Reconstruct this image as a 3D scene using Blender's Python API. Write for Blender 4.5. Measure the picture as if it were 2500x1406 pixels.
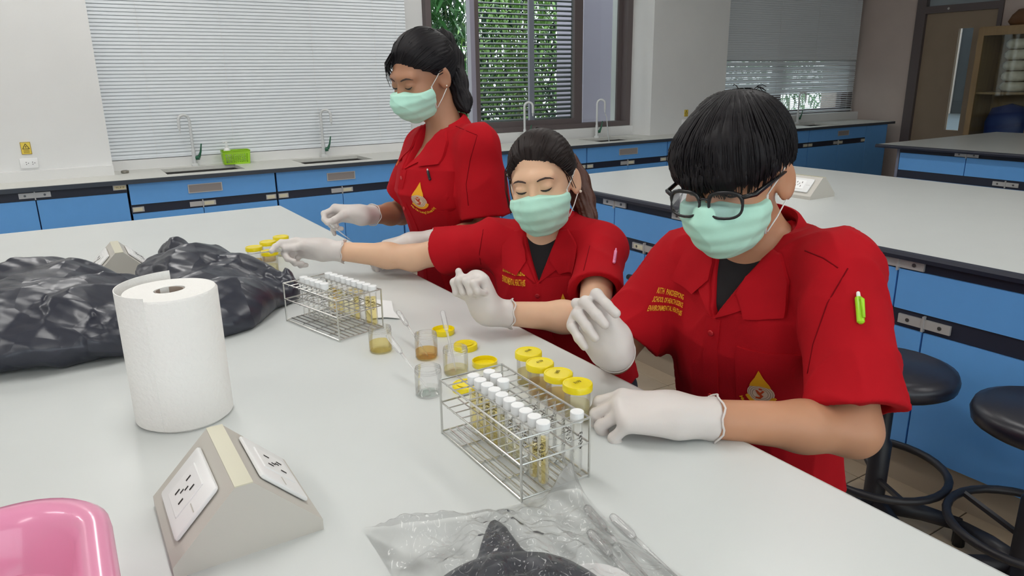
import bpy, bmesh, math, random
import numpy as np
from mathutils import Vector, Matrix
from mathutils.bvhtree import BVHTree

scene = bpy.context.scene
for o in list(bpy.data.objects):
    bpy.data.objects.remove(o, do_unlink=True)
C = scene.collection
PI = math.pi
rnd = random.Random(7)

# ---------------------------------------------------------------- camera
CAM = Vector((0.0, 0.0, 1.30))
RIGHT = Vector((0.846195, -0.532679, -0.014397))
UP = Vector((0.161458, 0.230552, 0.959571))
FWD = Vector((0.507824, 0.814309, -0.281097))
cd = bpy.data.cameras.new('camera')
cam = bpy.data.objects.new('camera', cd)
C.objects.link(cam)
cd.sensor_width = 36.0
cd.lens = 1762.1 * 36.0 / 2500.0
cd.clip_start = 0.02
cam.matrix_world = Matrix(((RIGHT.x, UP.x, -FWD.x, CAM.x), (RIGHT.y, UP.y, -FWD.y, CAM.y),
                           (RIGHT.z, UP.z, -FWD.z, CAM.z), (0, 0, 0, 1)))
scene.camera = cam
vs = scene.view_settings
vs.view_transform = 'Standard'; vs.look = 'None'; vs.exposure = -0.06; vs.gamma = 1.0
vs.use_curve_mapping = False

scene.cycles.transparent_max_bounces = 48
# ---------------------------------------------------------------- sky
world = bpy.data.worlds.new('sky'); scene.world = world
world.use_nodes = True
wn = world.node_tree.nodes; bg = wn['Background']
bg.inputs['Color'].default_value = (0.90, 0.95, 1.0, 1); bg.inputs['Strength'].default_value = 3.2

# ceiling lamps that are switched on: centre x, centre y (built further down)
LAMPS_ON = [(-1.9, -0.8), (-1.9, 1.6), (-1.9, 3.9), (0.3, -1.2), (0.3, 1.5), (0.3, 3.9), (2.5, -0.8), (2.5, 1.6), (2.5, 3.9)]
LAMPS_OFF = [(4.7, -0.8), (4.7, 1.6), (4.7, 3.9), (6.9, 1.6), (6.9, 3.9)]
LAMP_POWER = 12.0
T = 0.78                      # bench top height

# ---------------------------------------------------------------- helpers
def S(r, g, b):
    f = lambda c: (c/255/12.92) if c <= 10 else (((c/255)+0.055)/1.055)**2.4
    return (f(r), f(g), f(b), 1)

MATS = {}
def mat(name, col, rough=0.5, metal=0.0, spec=0.5, noise=0.0, nscale=30.0, bump=0.0, bscale=80.0, sheen=0.0,
        emit=0.0, coat=0.0, sss=0.0, stretch=None, trans=0.0):
    if name in MATS: return MATS[name]
    m = bpy.data.materials.new(name); m.use_nodes = True
    nt = m.node_tree; b = nt.nodes['Principled BSDF']
    b.inputs['Base Color'].default_value = col
    b.inputs['Roughness'].default_value = rough; b.inputs['Metallic'].default_value = metal
    b.inputs['Specular IOR Level'].default_value = spec
    b.inputs['Coat Weight'].default_value = coat
    if sheen: b.inputs['Sheen Weight'].default_value = sheen
    if trans: b.inputs['Transmission Weight'].default_value = trans
    if sss:
        b.inputs['Subsurface Weight'].default_value = sss
        b.inputs['Subsurface Radius'].default_value = (0.01, 0.004, 0.002)
    if emit:
        b.inputs['Emission Color'].default_value = col; b.inputs['Emission Strength'].default_value = emit
    if noise or bump:
        tc = nt.nodes.new('ShaderNodeTexCoord'); mp = nt.nodes.new('ShaderNodeMapping')
        nt.links.new(tc.outputs['Object'], mp.inputs['Vector'])
        if stretch: mp.inputs['Scale'].default_value = stretch
    if noise:
        n = nt.nodes.new('ShaderNodeTexNoise'); n.inputs['Scale'].default_value = nscale; n.inputs['Detail'].default_value = 5
        nt.links.new(mp.outputs['Vector'], n.inputs['Vector'])
        r = nt.nodes.new('ShaderNodeValToRGB')
        r.color_ramp.elements[0].position = 0.3; r.color_ramp.elements[1].position = 0.7
        r.color_ramp.elements[0].color = tuple(c*(1-noise) for c in col[:3])+(1,)
        r.color_ramp.elements[1].color = tuple(min(1, c*(1+noise)) for c in col[:3])+(1,)
        nt.links.new(n.outputs['Fac'], r.inputs['Fac']); nt.links.new(r.outputs['Color'], b.inputs['Base Color'])
    if bump:
        n2 = nt.nodes.new('ShaderNodeTexNoise'); n2.inputs['Scale'].default_value = bscale; n2.inputs['Detail'].default_value = 4
        nt.links.new(mp.outputs['Vector'], n2.inputs['Vector'])
        bp = nt.nodes.new('ShaderNodeBump'); bp.inputs['Strength'].default_value = bump; bp.inputs['Distance'].default_value = 0.004
        nt.links.new(n2.outputs['Fac'], bp.inputs['Height']); nt.links.new(bp.outputs['Normal'], b.inputs['Normal'])
    MATS[name] = m
    return m

def clear_mat(name, tint=(1, 1, 1, 1), gloss=0.25, rough=0.05, haze=0.0, haze_col=(0.8, 0.8, 0.8, 1), edge=1.45):
    """thin clear plastic or glass: tinted see-through layer, fresnel gloss, a little milky haze"""
    if name in MATS: return MATS[name]
    m = bpy.data.materials.new(name); m.use_nodes = True
    nt = m.node_tree; nt.nodes.clear()
    out = nt.nodes.new('ShaderNodeOutputMaterial')
    tr = nt.nodes.new('ShaderNodeBsdfTransparent'); tr.inputs['Color'].default_value = tint
    gl = nt.nodes.new('ShaderNodeBsdfGlossy'); gl.inputs['Roughness'].default_value = rough
    df = nt.nodes.new('ShaderNodeBsdfDiffuse'); df.inputs['Color'].default_value = haze_col
    lw = nt.nodes.new('ShaderNodeFresnel'); lw.inputs['IOR'].default_value = edge
    ml = nt.nodes.new('ShaderNodeMath'); ml.operation = 'MULTIPLY'; ml.inputs[1].default_value = gloss*2; ml.use_clamp = True
    nt.links.new(lw.outputs['Fac'], ml.inputs[0])
    m1 = nt.nodes.new('ShaderNodeMixShader'); m1.inputs['Fac'].default_value = haze
    nt.links.new(tr.outputs['BSDF'], m1.inputs[1]); nt.links.new(df.outputs['BSDF'], m1.inputs[2])
    m2 = nt.nodes.new('ShaderNodeMixShader')
    nt.links.new(ml.outputs[0], m2.inputs['Fac'])
    nt.links.new(m1.outputs['Shader'], m2.inputs[1]); nt.links.new(gl.outputs['BSDF'], m2.inputs[2])
    nt.links.new(m2.outputs['Shader'], out.inputs['Surface'])
    MATS[name] = m
    return m

class MB:
    """collects simple solids into one mesh"""
    def __init__(s): s.v = []; s.f = []
    def add(s, vs, fs):
        n = len(s.v); s.v += [tuple(v) for v in vs]; s.f += [tuple(i+n for i in f) for f in fs]; return s
    def box(s, a, b):
        x0, y0, z0 = a; x1, y1, z1 = b
        return s.add([(x0,y0,z0),(x1,y0,z0),(x1,y1,z0),(x0,y1,z0),(x0,y0,z1),(x1,y0,z1),(x1,y1,z1),(x0,y1,z1)],
                     [(0,3,2,1),(4,5,6,7),(0,1,5,4),(1,2,6,5),(2,3,7,6),(3,0,4,7)])
    def bbox(s, a, b, r=0.004):
        """box with chamfered edges on all sides (rounded in plan and top)"""
        bm = bmesh.new(); bmesh.ops.create_cube(bm, size=1)
        for v in bm.verts: v.co = Vector([(a[i]+b[i])/2 + v.co[i]*(b[i]-a[i]) for i in range(3)])
        bmesh.ops.bevel(bm, geom=bm.edges[:], offset=r, segments=2, affect='EDGES', profile=0.5)
        bm.verts.index_update()
        s.add([v.co for v in bm.verts], [[v.index for v in f.verts] for f in bm.faces]); bm.free(); return s
    def tube(s, pts, r, n=8, cap=True, closed=False):
        pts = [Vector(p) for p in pts]; rs = r if hasattr(r, '__len__') else [r]*len(pts)
        rings = []; nrm = None; N = len(pts)
        for i, p in enumerate(pts):
            if closed: t = pts[(i+1) % N]-pts[i-1]
            else: t = pts[min(i+1, N-1)]-pts[max(i-1, 0)]
            if t.length < 1e-9: t = Vector((0,0,1))
            t.normalize()
            if nrm is None:
                nrm = t.orthogonal().normalized()
            nrm = (nrm - t*nrm.dot(t))
            if nrm.length < 1e-6: nrm = t.orthogonal()
            nrm.normalize(); bn = t.cross(nrm)
            rings.append([p+(nrm*math.cos(2*PI*k/n)+bn*math.sin(2*PI*k/n))*rs[i] for k in range(n)])
        vs = [v for rg in rings for v in rg]; fs = []
        for i in range(N if closed else N-1):
            j = (i+1) % N
            for k in range(n): fs.append((i*n+k, i*n+(k+1) % n, j*n+(k+1) % n, j*n+k))
        if cap and not closed:
            fs.append(tuple(range(n-1, -1, -1))); fs.append(tuple((N-1)*n+k for k in range(n)))
        return s.add(vs, fs)
    def lathe(s, prof, o=(0,0,0), n=24, ax=None):
        """profile of (r,z); ax = optional 3x3 orientation"""
        o = Vector(o); vs = []; fs = []; A = ax or Matrix.Identity(3)
        for r, z in prof:
            for k in range(n):
                a = 2*PI*k/n; vs.append(o + A @ Vector((r*math.cos(a), r*math.sin(a), z)))
        for i in range(len(prof)-1):
            for k in range(n): fs.append((i*n+k, i*n+(k+1) % n, (i+1)*n+(k+1) % n, (i+1)*n+k))
        if prof[0][0] > 1e-5: fs.append(tuple(range(n-1, -1, -1)))
        if prof[-1][0] > 1e-5: fs.append(tuple((len(prof)-1)*n+k for k in range(n)))
        return s.add(vs, fs)
    def open_lathe(s, prof, o=(0,0,0), n=24):
        o = Vector(o); vs = []; fs = []
        for r, z in prof:
            for k in range(n):
                a = 2*PI*k/n; vs.append(o+Vector((r*math.cos(a), r*math.sin(a), z)))
        for i in range(len(prof)-1):
            for k in range(n): fs.append((i*n+k, i*n+(k+1) % n, (i+1)*n+(k+1) % n, (i+1)*n+k))
        return s.add(vs, fs)
    def prism(s, poly, d):
        """extrude a planar 3D polygon along vector d"""
        n = len(poly); d = Vector(d); p = [Vector(q) for q in poly]
        fs = [tuple(range(n-1, -1, -1)), tuple(range(n, 2*n))]+[(i, (i+1) % n, n+(i+1) % n, n+i) for i in range(n)]
        return s.add(p+[q+d for q in p], fs)
    def xf(s, M):
        s.v = [tuple(M @ Vector(v)) for v in s.v]; return s
    def build(s, name, m, parent=None, smooth=False, ang=None):
        me = bpy.data.meshes.new(name); me.from_pydata(s.v, [], s.f)
        bm = bmesh.new(); bm.from_mesh(me); bmesh.ops.recalc_face_normals(bm, faces=bm.faces[:]); bm.to_mesh(me); bm.free()
        return link(name, me, m, parent, smooth, ang)

def link(name, me, m, parent=None, smooth=False, ang=None):
    if m is not None:
        me.materials.clear(); me.materials.append(m)
    if smooth:
        me.polygons.foreach_set('use_smooth', [True]*len(me.polygons))
        if ang: me.set_sharp_from_angle(angle=math.radians(ang))
    o = bpy.data.objects.new(name, me); C.objects.link(o)
    if parent is not None:
        o.parent = parent
        o.matrix_parent_inverse = Matrix.Identity(4)
        if hasattr(parent, 'location'):
            o.location = -Vector(parent.location) if False else o.location
    return o

def empty(name, loc=(0,0,0), rz=0.0):
    o = bpy.data.objects.new(name, None); C.objects.link(o)
    o.empty_display_size = 0.05; o.location = loc; o.rotation_euler = (0, 0, rz); return o
def tag(o, label=None, cat=None, group=None, kind=None):
    if label: o['label'] = label
    if cat: o['category'] = cat
    if group: o['group'] = group
    if kind: o['kind'] = kind
    return o
def thing(name, label, cat, loc=(0,0,0), rz=0.0, group=None): return tag(empty(name, loc, rz), label, cat, group)
def struct(o): o['kind'] = 'structure'; return o
def share(src, name, parent, loc=(0,0,0), rot=(0,0,0), scale=(1,1,1)):
    o = bpy.data.objects.new(name, src.data if hasattr(src, 'data') else src); C.objects.link(o)
    o.parent = parent; o.location = loc; o.rotation_euler = rot; o.scale = scale; return o
def copy_tree(o, parent=None):
    c = o.copy(); C.objects.link(c); c.parent = parent
    for ch in [k for k in bpy.data.objects if k.parent is o]: copy_tree(ch, c)
    return c

# ---------------------------------------------------------------- common materials
m_wall = mat('wall_paint', S(228, 228, 227), 0.7, noise=0.02, nscale=3, bump=0.05, bscale=150)
m_wall_r = mat('wall_paint_brown', S(196, 180, 172), 0.7, noise=0.03, nscale=4)
m_white = mat('white_plastic', S(238, 238, 238), 0.3)
m_lam = mat('bench_laminate', S(212, 216, 215), 0.32, noise=0.012, nscale=6)
m_counter = mat('counter_laminate', S(214, 214, 208), 0.4, noise=0.03, nscale=40)
m_blue = mat('blue_laminate', S(102, 168, 236), 0.45, noise=0.015, nscale=20)
m_chan = mat('dark_channel', S(36, 40, 56), 0.45)
m_edge = mat('dark_edge_band', S(58, 64, 74), 0.4)
m_gap = mat('dark_gap', S(20, 40, 90), 0.6)
m_alu = mat('aluminium_plate', S(200, 198, 196), 0.35, metal=0.35)
m_steel = mat('steel_wire', S(205, 204, 200), 0.25, metal=0.9)
m_black = mat('black_plastic', S(22, 22, 26), 0.4)
m_brownf = mat('brown_frame', S(98, 88, 88), 0.5)
m_dkgreen = mat('green_lever', S(40, 100, 74), 0.35)
# ================================================================ ROOM
W0, W1 = 4.87, 5.20           # pier face, recess back
bm_ = MB().box((-4.2, -3.6, -0.10), (8.2, 5.6, -0.004)); 
floor = struct(bm_.build('floor', None))
fm = bpy.data.materials.new('floor_tiles'); fm.use_nodes = True
nt = fm.node_tree; b = nt.nodes['Principled BSDF']; b.inputs['Roughness'].default_value = 0.3
tc = nt.nodes.new('ShaderNodeTexCoord'); br = nt.nodes.new('ShaderNodeTexBrick')
br.offset = 0; br.inputs['Scale'].default_value = 1.0
br.inputs['Brick Width'].default_value = 0.3; br.inputs['Row Height'].default_value = 0.3
br.inputs['Mortar Size'].default_value = 0.004
br.inputs['Color1'].default_value = S(196, 178, 152); br.inputs['Color2'].default_value = S(190, 170, 146); br.inputs['Mortar'].default_value = S(96, 84, 72)
nt.links.new(tc.outputs['Object'], br.inputs['Vector']); nt.links.new(br.outputs['Color'], b.inputs['Base Color'])
floor.data.materials.append(fm)
m_tile = mat('floor_tile', S(194, 175, 150), 0.28, noise=0.06, nscale=8)
tsrc = MB().bbox((0, 0, -0.008), (0.296, 0.296, 0.0), 0.002).build('tile', m_tile, floor)
first = True
for i in range(5):
    for j in range(12):
        p = (0.902+0.3*i, -0.298+0.3*j, 0)
        if first: tsrc.location = p; first = False
        else: share(tsrc, 'tile', floor, p)

struct(MB().box((-4.2, -3.6, 2.9), (8.2, 5.6, 3.0)).build('ceiling', mat('ceiling_paint', S(232, 232, 230), 0.8)))
# back wall made of two piers, the wall behind the blind and the pieces around the windows
wb = MB()
wb.box((-4.2, W0, 0), (0.285, 5.6, 2.9))
wb.box((0.285, W1, 0), (2.49, 5.6, 2.9))
wb.box((2.49, W1, 0), (4.56, 5.42, 0.86)); wb.box((2.49, W1, 2.35), (4.56, 5.42, 2.9))
wb.box((4.50, W0, 0), (5.42, 5.42, 2.9))
wb.box((5.42, W1, 0), (7.9, 5.42, 0.86)); wb.box((5.42, W1, 2.35), (7.9, 5.42, 2.9))
struct(wb.build('wall_back', m_wall))
wr = MB(); wr.box((7.9, -3.6, 0), (8.1, 3.72, 2.9)); wr.box((7.9, 4.56, 0), (8.1, 5.6, 2.9)); wr.box((7.9, 3.72, 2.5), (8.1, 4.56, 2.9))
struct(wr.build('wall_right', m_wall_r))
struct(MB().box((-4.3, -3.6, 0), (-4.2, 5.6, 2.9)).build('wall_left', m_wall))
wf = MB(); wf.box((-4.3, -3.7, 0), (8.2, -3.6, 0.9)); wf.box((-4.3, -3.7, 2.55), (8.2, -3.6, 2.9)); wf.box((-4.3, -3.7, 0.9), (-3.9, -3.6, 2.55)); wf.box((3.6, -3.7, 0.9), (8.2, -3.6, 2.55))
struct(wf.build('wall_front', m_wall))
w = struct(empty('window_4', (-3.9, -3.65, 0.9)))
fr = MB()
for k in range(6): fr.box((k*1.49, -0.03, 0), (k*1.49+0.05, 0.03, 1.65))
fr.box((0, -0.03, 0), (7.5, 0.03, 0.05)); fr.box((0, -0.03, 1.6), (7.5, 0.03, 1.65)); fr.build('window_frame', m_brownf, w)
for k in range(5): MB().box((k*1.49+0.05, -0.002, 0.05), (k*1.49+1.49, 0.002, 1.6)).build('pane', clear_mat('window_glass', (0.95, 0.98, 0.97, 1), 0.22, 0.02), w)
struct(MB().box((-4.2, 4.835, 0.0), (0.285, 4.87, 0.835)).build('trim_1', m_wall))

# ---- ceiling lamps
m_lampbody = mat('lamp_housing', S(230, 230, 230), 0.5)
m_lit = mat('lamp_diffuser_lit', (1.0, 0.985, 0.955, 1), 0.5, emit=LAMP_POWER)
m_unlit = mat('lamp_diffuser_unlit', S(200, 200, 200), 0.5)
LROW = {-0.8: 'near end', -1.2: 'near end', 1.6: 'middle', 1.5: 'middle', 3.9: 'far end'}; LCOL = {-1.9: 'left aisle', 0.3: 'foreground bench', 2.5: 'middle bench', 4.7: 'right aisle', 6.9: 'far right bench'}
for k, (lx, ly) in enumerate(LAMPS_ON+LAMPS_OFF):
    on = k < len(LAMPS_ON)
    t = thing('ceiling_light', ('lit' if on else 'unlit')+' fluorescent ceiling light over the '+LROW[ly if ly in LROW else 1.6]+' of the '+LCOL[lx], 'ceiling light', (lx, ly, 2.9), 0,
              'lit ceiling lights' if on else 'unlit ceiling lights')
    MB().box((-0.17, -0.62, -0.07), (0.17, 0.62, -0.002)).build('housing', m_lampbody, t)
    MB().box((-0.15, -0.60, -0.085), (0.15, 0.60, -0.071)).build('diffuser', m_lit if on else m_unlit, t)

# ---- window 1 (uncovered) with frame and sashes
m_glass = clear_mat('window_glass', (0.95, 0.98, 0.97, 1), 0.22, 0.02)
m_stile = mat('grey_sash', S(150, 146, 160), 0.4)
w = struct(empty('window_1', (2.49, 5.2, 0.86)))
def inw(mb): return mb.xf(Matrix.Translation((-2.49, -5.2, -0.86)))
fr = MB(); fr.box((2.49, 5.14, 0.86), (2.535, 5.24, 2.35)); fr.box((4.445, 5.14, 0.86), (4.56, 5.24, 2.35))
fr.box((2.535, 5.14, 0.86), (4.445, 5.24, 0.90)); fr.box((2.535, 5.14, 2.3), (4.445, 5.24, 2.35))
fr.box((4.515, 5.125, 0.86), (4.565, 5.141, 2.35))
inw(fr).build('window_frame', m_brownf, w)
sa = MB(); sa.box((2.908, 5.16, 0.90), (2.95, 5.2, 2.3)); sa.box((3.88, 5.16, 0.90), (3.965, 5.2, 2.3)); sa.box((2.95, 5.16, 0.90), (3.88, 5.2, 0.945)); sa.box((2.95, 5.16, 2.25), (3.88, 5.2, 2.3))
inw(sa).build('sash', m_brownf, w)
inw(MB().box((2.868, 5.15, 0.90), (2.908, 5.21, 2.3))).build('sash_stile', m_stile, w)
inw(MB().box((3.452, 5.21, 0.90), (3.50, 5.235, 2.3))).build('sash_stile', m_stile, w)
for a, b2, y in ((2.535, 2.868, 5.222), (2.95, 3.88, 5.18), (3.965, 4.445, 5.222)):
    inw(MB().box((a, y, 0.90), (b2, y+0.004, 2.3))).build('pane', m_glass, w)
inw(MB().box((4.40, 5.215, 0.90), (4.445, 5.235, 2.3))).build('sash_stile', m_brownf, w)
# ---- window 2 behind the right-hand blind
w = struct(empty('window_2', (5.42, 5.2, 0.86)))
def inw2(mb): return mb.xf(Matrix.Translation((-5.42, -5.2, -0.86)))
fr = MB()
for x0, x1 in ((5.42, 5.47), (6.55, 6.65), (7.70, 7.9)): fr.box((x0, 5.2, 0.86), (x1, 5.26, 2.35))
fr.box((5.42, 5.2, 0.86), (7.9, 5.26, 0.91)); fr.box((5.42, 5.2, 2.3), (7.9, 5.26, 2.35))
inw2(fr).build('window_frame', m_brownf, w)
inw2(MB().box((5.47, 5.235, 0.91), (6.55, 5.239, 2.3))).build('pane', m_glass, w)
inw2(MB().box((6.65, 5.235, 0.91), (7.70, 5.239, 2.3))).build('pane', m_glass, w)
inw2(MB().box((5.47, 5.262, 1.42), (7.70, 5.29, 2.3))).build('upper_panel', mat('window_upper_panel', S(90, 92, 96), 0.6), w)

# ---- venetian blinds
m_slat = mat('blind_slat', S(226, 231, 235), 0.45)
m_cord = mat('blind_cord', S(225, 225, 225), 0.6)
def slat_mesh(L, wd=0.0255):
    n = 5; vs = []; fs = []
    for sgn, off in ((1, 0.0), (-1, -0.0007)):
        for i in range(n):
            u = (i/(n-1)-0.5); vs += [(0, u*wd, off+0.0016*(1-4*u*u)), (L, u*wd, off+0.0016*(1-4*u*u))]
    for i in range(n-1):
        fs += [(2*i, 2*i+1, 2*i+3, 2*i+2), (2*n+2*i, 2*n+2*i+2, 2*n+2*i+3, 2*n+2*i+1)]
    fs += [(0, 2*n, 2*n+1, 1), (2*n-2, 2*n-1, 4*n-1, 4*n-2)]
    me = bpy.data.meshes.new('slat'); me.from_pydata(vs, [], fs); me.materials.append(m_slat); return me
def blind(label, x0, x1, z0, z1, y, tilt, cords):
    L = x1-x0; t = thing('venetian_blind', label, 'blind', (x0, y, z0)); me = slat_mesh(L)
    n = int((z1-z0)/0.0208); prev = 0
    for k in range(n):
        z = 0.02+k*0.0208
        share(me, 'slat', t, (0, 0, z), (tilt(z0+z), 0, 0))
    MB().box((0, -0.014, 0), (L, 0.014, 0.012)).build('bottom_rail', m_slat, t)
    MB().box((0, -0.02, z1-z0), (L, 0.02, z1-z0+0.03)).build('head_rail', m_slat, t)
    for cx in cords:
        MB().tube([(cx-x0, -0.0145, 0), (cx-x0, -0.0145, z1-z0)], 0.0009, 4).build('cord', m_cord, t)
blind('closed white venetian blind filling the recess behind the sinks on the left', 0.292, 2.30, 0.842, 2.45, 5.09, lambda z: math.radians(71), (0.55, 1.02, 1.6, 2.05, 2.22))
def tilt2(z):
    if z < 1.075: return math.radians(12)
    if z < 1.42: return math.radians(52+20*math.sin(z*190))
    return math.radians(74)
blind('shaded venetian blind on the far right with its lowest slats open', 5.44, 7.80, 0.875, 2.45, 5.13, tilt2, (5.6, 6.45, 7.05, 7.68))
# a sill lip under the blind
struct(MB().box((0.285, 5.06, 0.0), (2.49, 5.2, 0.838)).build('trim_2', m_wall))
struct(MB().box((2.49, 5.10, 0.0), (4.50, 5.2, 0.858)).build('trim_3', m_wall))
struct(MB().box((5.42, 5.10, 0.0), (7.9, 5.2, 0.858)).build('trim_4', m_wall))

# ---- outdoors: louvre screen, pillar, plants
m_louv = mat('louvre_paint', S(44, 56, 52), 0.5)
t = thing('louvre_screen', 'dark horizontal louvre screen standing outside the open window', 'louvre screen', (3.17, 5.6, 0.5))
sm = MB().box((0, -0.022, -0.004), (1.02, 0.022, 0.004)); s0 = sm.build('slat', m_louv, t); s0.rotation_euler = (math.radians(18), 0, 0); s0.location = (0, 0, 0.02)
for k in range(1, 48): share(s0, 'slat', t, (0, 0, 0.02+k*0.0405), (math.radians(18), 0, 0))
for x in (-0.04, 1.02): MB().box((x, -0.03, -0.5), (x+0.04, 0.03, 2.0)).build('stile', m_louv, t)
struct(MB().box((4.58, 5.95, -0.6), (4.97, 6.4, 3.5)).build('wall_outside', mat('outside_pillar', S(178, 170, 186), 0.7)))
struct(MB().box((5.0, 6.0, -0.6), (5.6, 6.1, 3.5)).build('wall_outside_2', mat('outside_wall', S(196, 214, 222), 0.7)))
struct(MB().box((-6, 5.62, -0.7), (16, 16, -0.6)).build('ground_outside', mat('soil', S(70, 74, 50), 0.9, noise=0.3)))
m_leaf = [mat('leaf_green', S(70, 128, 66), 0.45, noise=0.35, nscale=3), mat('leaf_pale', S(132, 172, 92), 0.45, noise=0.3, nscale=3), mat('leaf_dark', S(34, 74, 44), 0.5, noise=0.4, nscale=3)]
m_stem = mat('bamboo_stem', S(120, 130, 80), 0.5)
def plant(label, x, y, rx, ry, z0, z1, n, m, size, seed, droop=0.5):
    r = random.Random(seed); t = thing('bamboo_shrub', label, 'shrub', (x, y, -0.6), 0, 'shrubs outside the window')
    lv = MB()
    for _ in range(n):
        a = r.uniform(0, 2*PI); q = math.sqrt(r.random()); p = Vector((q*rx*math.cos(a), q*ry*math.sin(a), r.uniform(z0, z1)+0.6))
        d = Vector((r.uniform(-1, 1), r.uniform(-1, 1), r.uniform(-1.2, 0.7)-droop*0.3)).normalized()
        s_ = d.cross(Vector((r.uniform(-.4, .4), r.uniform(-.4, .4), 1))).normalized(); L = size*r.uniform(0.6, 1.3); wd = L*0.085
        m1 = p+d*L*0.4; m2 = p+d*L*0.75+Vector((0, 0, -L*0.08*droop)); e = p+d*L+Vector((0, 0, -L*0.25*droop))
        lv.add([p, m1+s_*wd, m1-s_*wd, m2+s_*wd*.7, m2-s_*wd*.7, e], [(0, 2, 1), (1, 2, 4, 3), (3, 4, 5)])
    me = bpy.data.meshes.new('foliage'); me.from_pydata(lv.v, [], lv.f)
    f = link('foliage', me, m, t); f['kind'] = 'stuff'
    st = MB()
    for _ in range(9):
        a = r.uniform(0, 2*PI); q = r.random(); b0 = Vector((q*rx*.6*math.cos(a), q*ry*.6*math.sin(a), 0)); 
        st.tube([b0, b0+Vector((r.uniform(-.1, .1), 0, 1.3)), b0+Vector((r.uniform(-.3, .3), r.uniform(-.1, .1), z1+0.5))], [0.012, 0.01, 0.005], 5)
    st.build('stem', m_stem, t)
plant('leafy bamboo clump beyond the left window pane', 3.15, 6.8, 0.62, 0.35, -0.4, 2.55, 3400, m_leaf[0], 0.20, 1)
plant('pale-leaved bamboo clump straight behind the louvre screen', 4.62, 7.25, 0.72, 0.4, -0.4, 2.5, 2400, m_leaf[1], 0.19, 2)
plant('dense dark shrub far behind the louvre screen', 4.6, 8.7, 2.6, 0.5, -0.5, 2.75, 9500, m_leaf[2], 0.27, 3)
plant('dark shrub behind the far right blind', 9.3, 7.4, 1.4, 0.5, -0.5, 1.9, 1500, m_leaf[0], 0.24, 4)

# ---- door in the right wall
m_door = mat('door_panel', S(150, 132, 112), 0.6, noise=0.05, nscale=5)
d = struct(empty('door_1', (7.9, 4.56, 0)))
fr = MB(); fr.box((-0.02, -0.10, 0), (0.1, 0, 2.5)); fr.box((-0.02, -0.84, 0), (0.1, -0.80, 2.5)); fr.box((-0.02, -0.80, 1.86), (0.1, -0.10, 1.93)); fr.box((-0.02, -0.80, 2.46), (0.1, -0.10, 2.5))
fr.build('door_frame', m_brownf, d)
dl = MB(); dl.box((0.02, -0.44, 0), (0.06, -0.10, 1.86)); dl.box((0.02, -0.80, 0), (0.06, -0.58, 1.86)); dl.box((0.02, -0.58, 1.70), (0.06, -0.44, 1.86)); dl.box((0.02, -0.58, 0), (0.06, -0.44, 0.7))
dl.build('door_leaf', m_door, d)
MB().box((0.035, -0.58, 0.7), (0.045, -0.44, 1.70)).build('vision_panel', m_glass, d)
MB().box((0.035, -0.80, 1.93), (0.045, -0.10, 2.46)).build('transom_pane', mat('transom_pane', S(150, 160, 165), 0.2), d)
MB().lathe([(0.0, -0.004), (0.012, -0.004), (0.012, 0.004), (0.0, 0.004)], (-0.022, -0.33, 1.895), 10, Matrix(((0,0,1),(0,1,0),(-1,0,0)))).build('frame_stud', m_alu, d)
# a pale corridor with a barred window seen through the door glass
struct(MB().box((9.2, 2.5, 0), (9.3, 6.2, 2.9)).build('wall_corridor', mat('corridor_wall', S(150, 172, 190), 0.7)))
struct(MB().box((8.1, 2.5, -0.1), (9.2, 6.2, -0.004)).build('floor_corridor', m_tile))
bars = struct(empty('window_3', (9.18, 5.0, 0.8)))
for k in range(8): MB().box((-0.02, -0.75+k*0.16, 0), (0.0, -0.72+k*0.16, 1.1)).build('window_bar', m_alu, bars)
MB().box((-0.005, -0.8, 0), (0.01, 0.6, 1.1)).build('pane', mat('corridor_pane', S(50, 60, 66), 0.2), bars)
# ================================================================ FURNITURE
def handle_plate(parent, cx, cz, L=0.062, face='x', two=True, screw=True, label=False, off=0.0):
    """aluminium finger plate; face 'x' = lies on a plane x=const facing -X (cx is y), 'y' = plane y=const facing -Y (cx is x)"""
    mb = MB(); h = 0.014
    def bx(u0, u1, z0, z1, d0, d1):
        if face == 'y': mb.box((u0, off-d1, z0), (u1, off-d0, z1))
        else: mb.box((off-d1, u0, z0), (off-d0, u1, z1))
    if two: bx(cx-L, cx+L, cz-h, cz+h, 0, 0.008); bx(cx-0.003, cx+0.003, cz-h*1.7, cz+h*1.7, 0, 0.013)
    else: bx(cx, cx+L, cz-h, cz+h, 0, 0.008)
    o = mb.build('handle', m_alu, parent)
    if screw:
        for s_ in (-1, 1):
            A = Matrix(((0,0,1),(0,1,0),(-1,0,0))) if face == 'x' else Matrix(((1,0,0),(0,0,1),(0,-1,0)))
            p = (off-0.0085, cx+s_*L*0.62, cz) if face == 'x' else (cx+s_*L*0.62, off-0.0085, cz)
            MB().lathe([(0, -0.0015), (0.006, -0.0015), (0.006, 0.0015), (0, 0.0015)], p, 10, A).build('screw', mat('screw_metal', S(120, 118, 116), 0.3, metal=0.8), o)
    if label:
        m2 = MB()
        s_ = cx+L*0.10; e_ = cx+L*0.85
        if face == 'y': m2.box((s_, off-0.0095, cz-0.009), (e_, off-0.008, cz+0.009))
        else: m2.box((off-0.0095, s_, cz-0.009), (off-0.008, e_, cz+0.009))
        m2.build('label_card', mat('label_card', S(222, 216, 190), 0.6), o)
    return o

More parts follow.
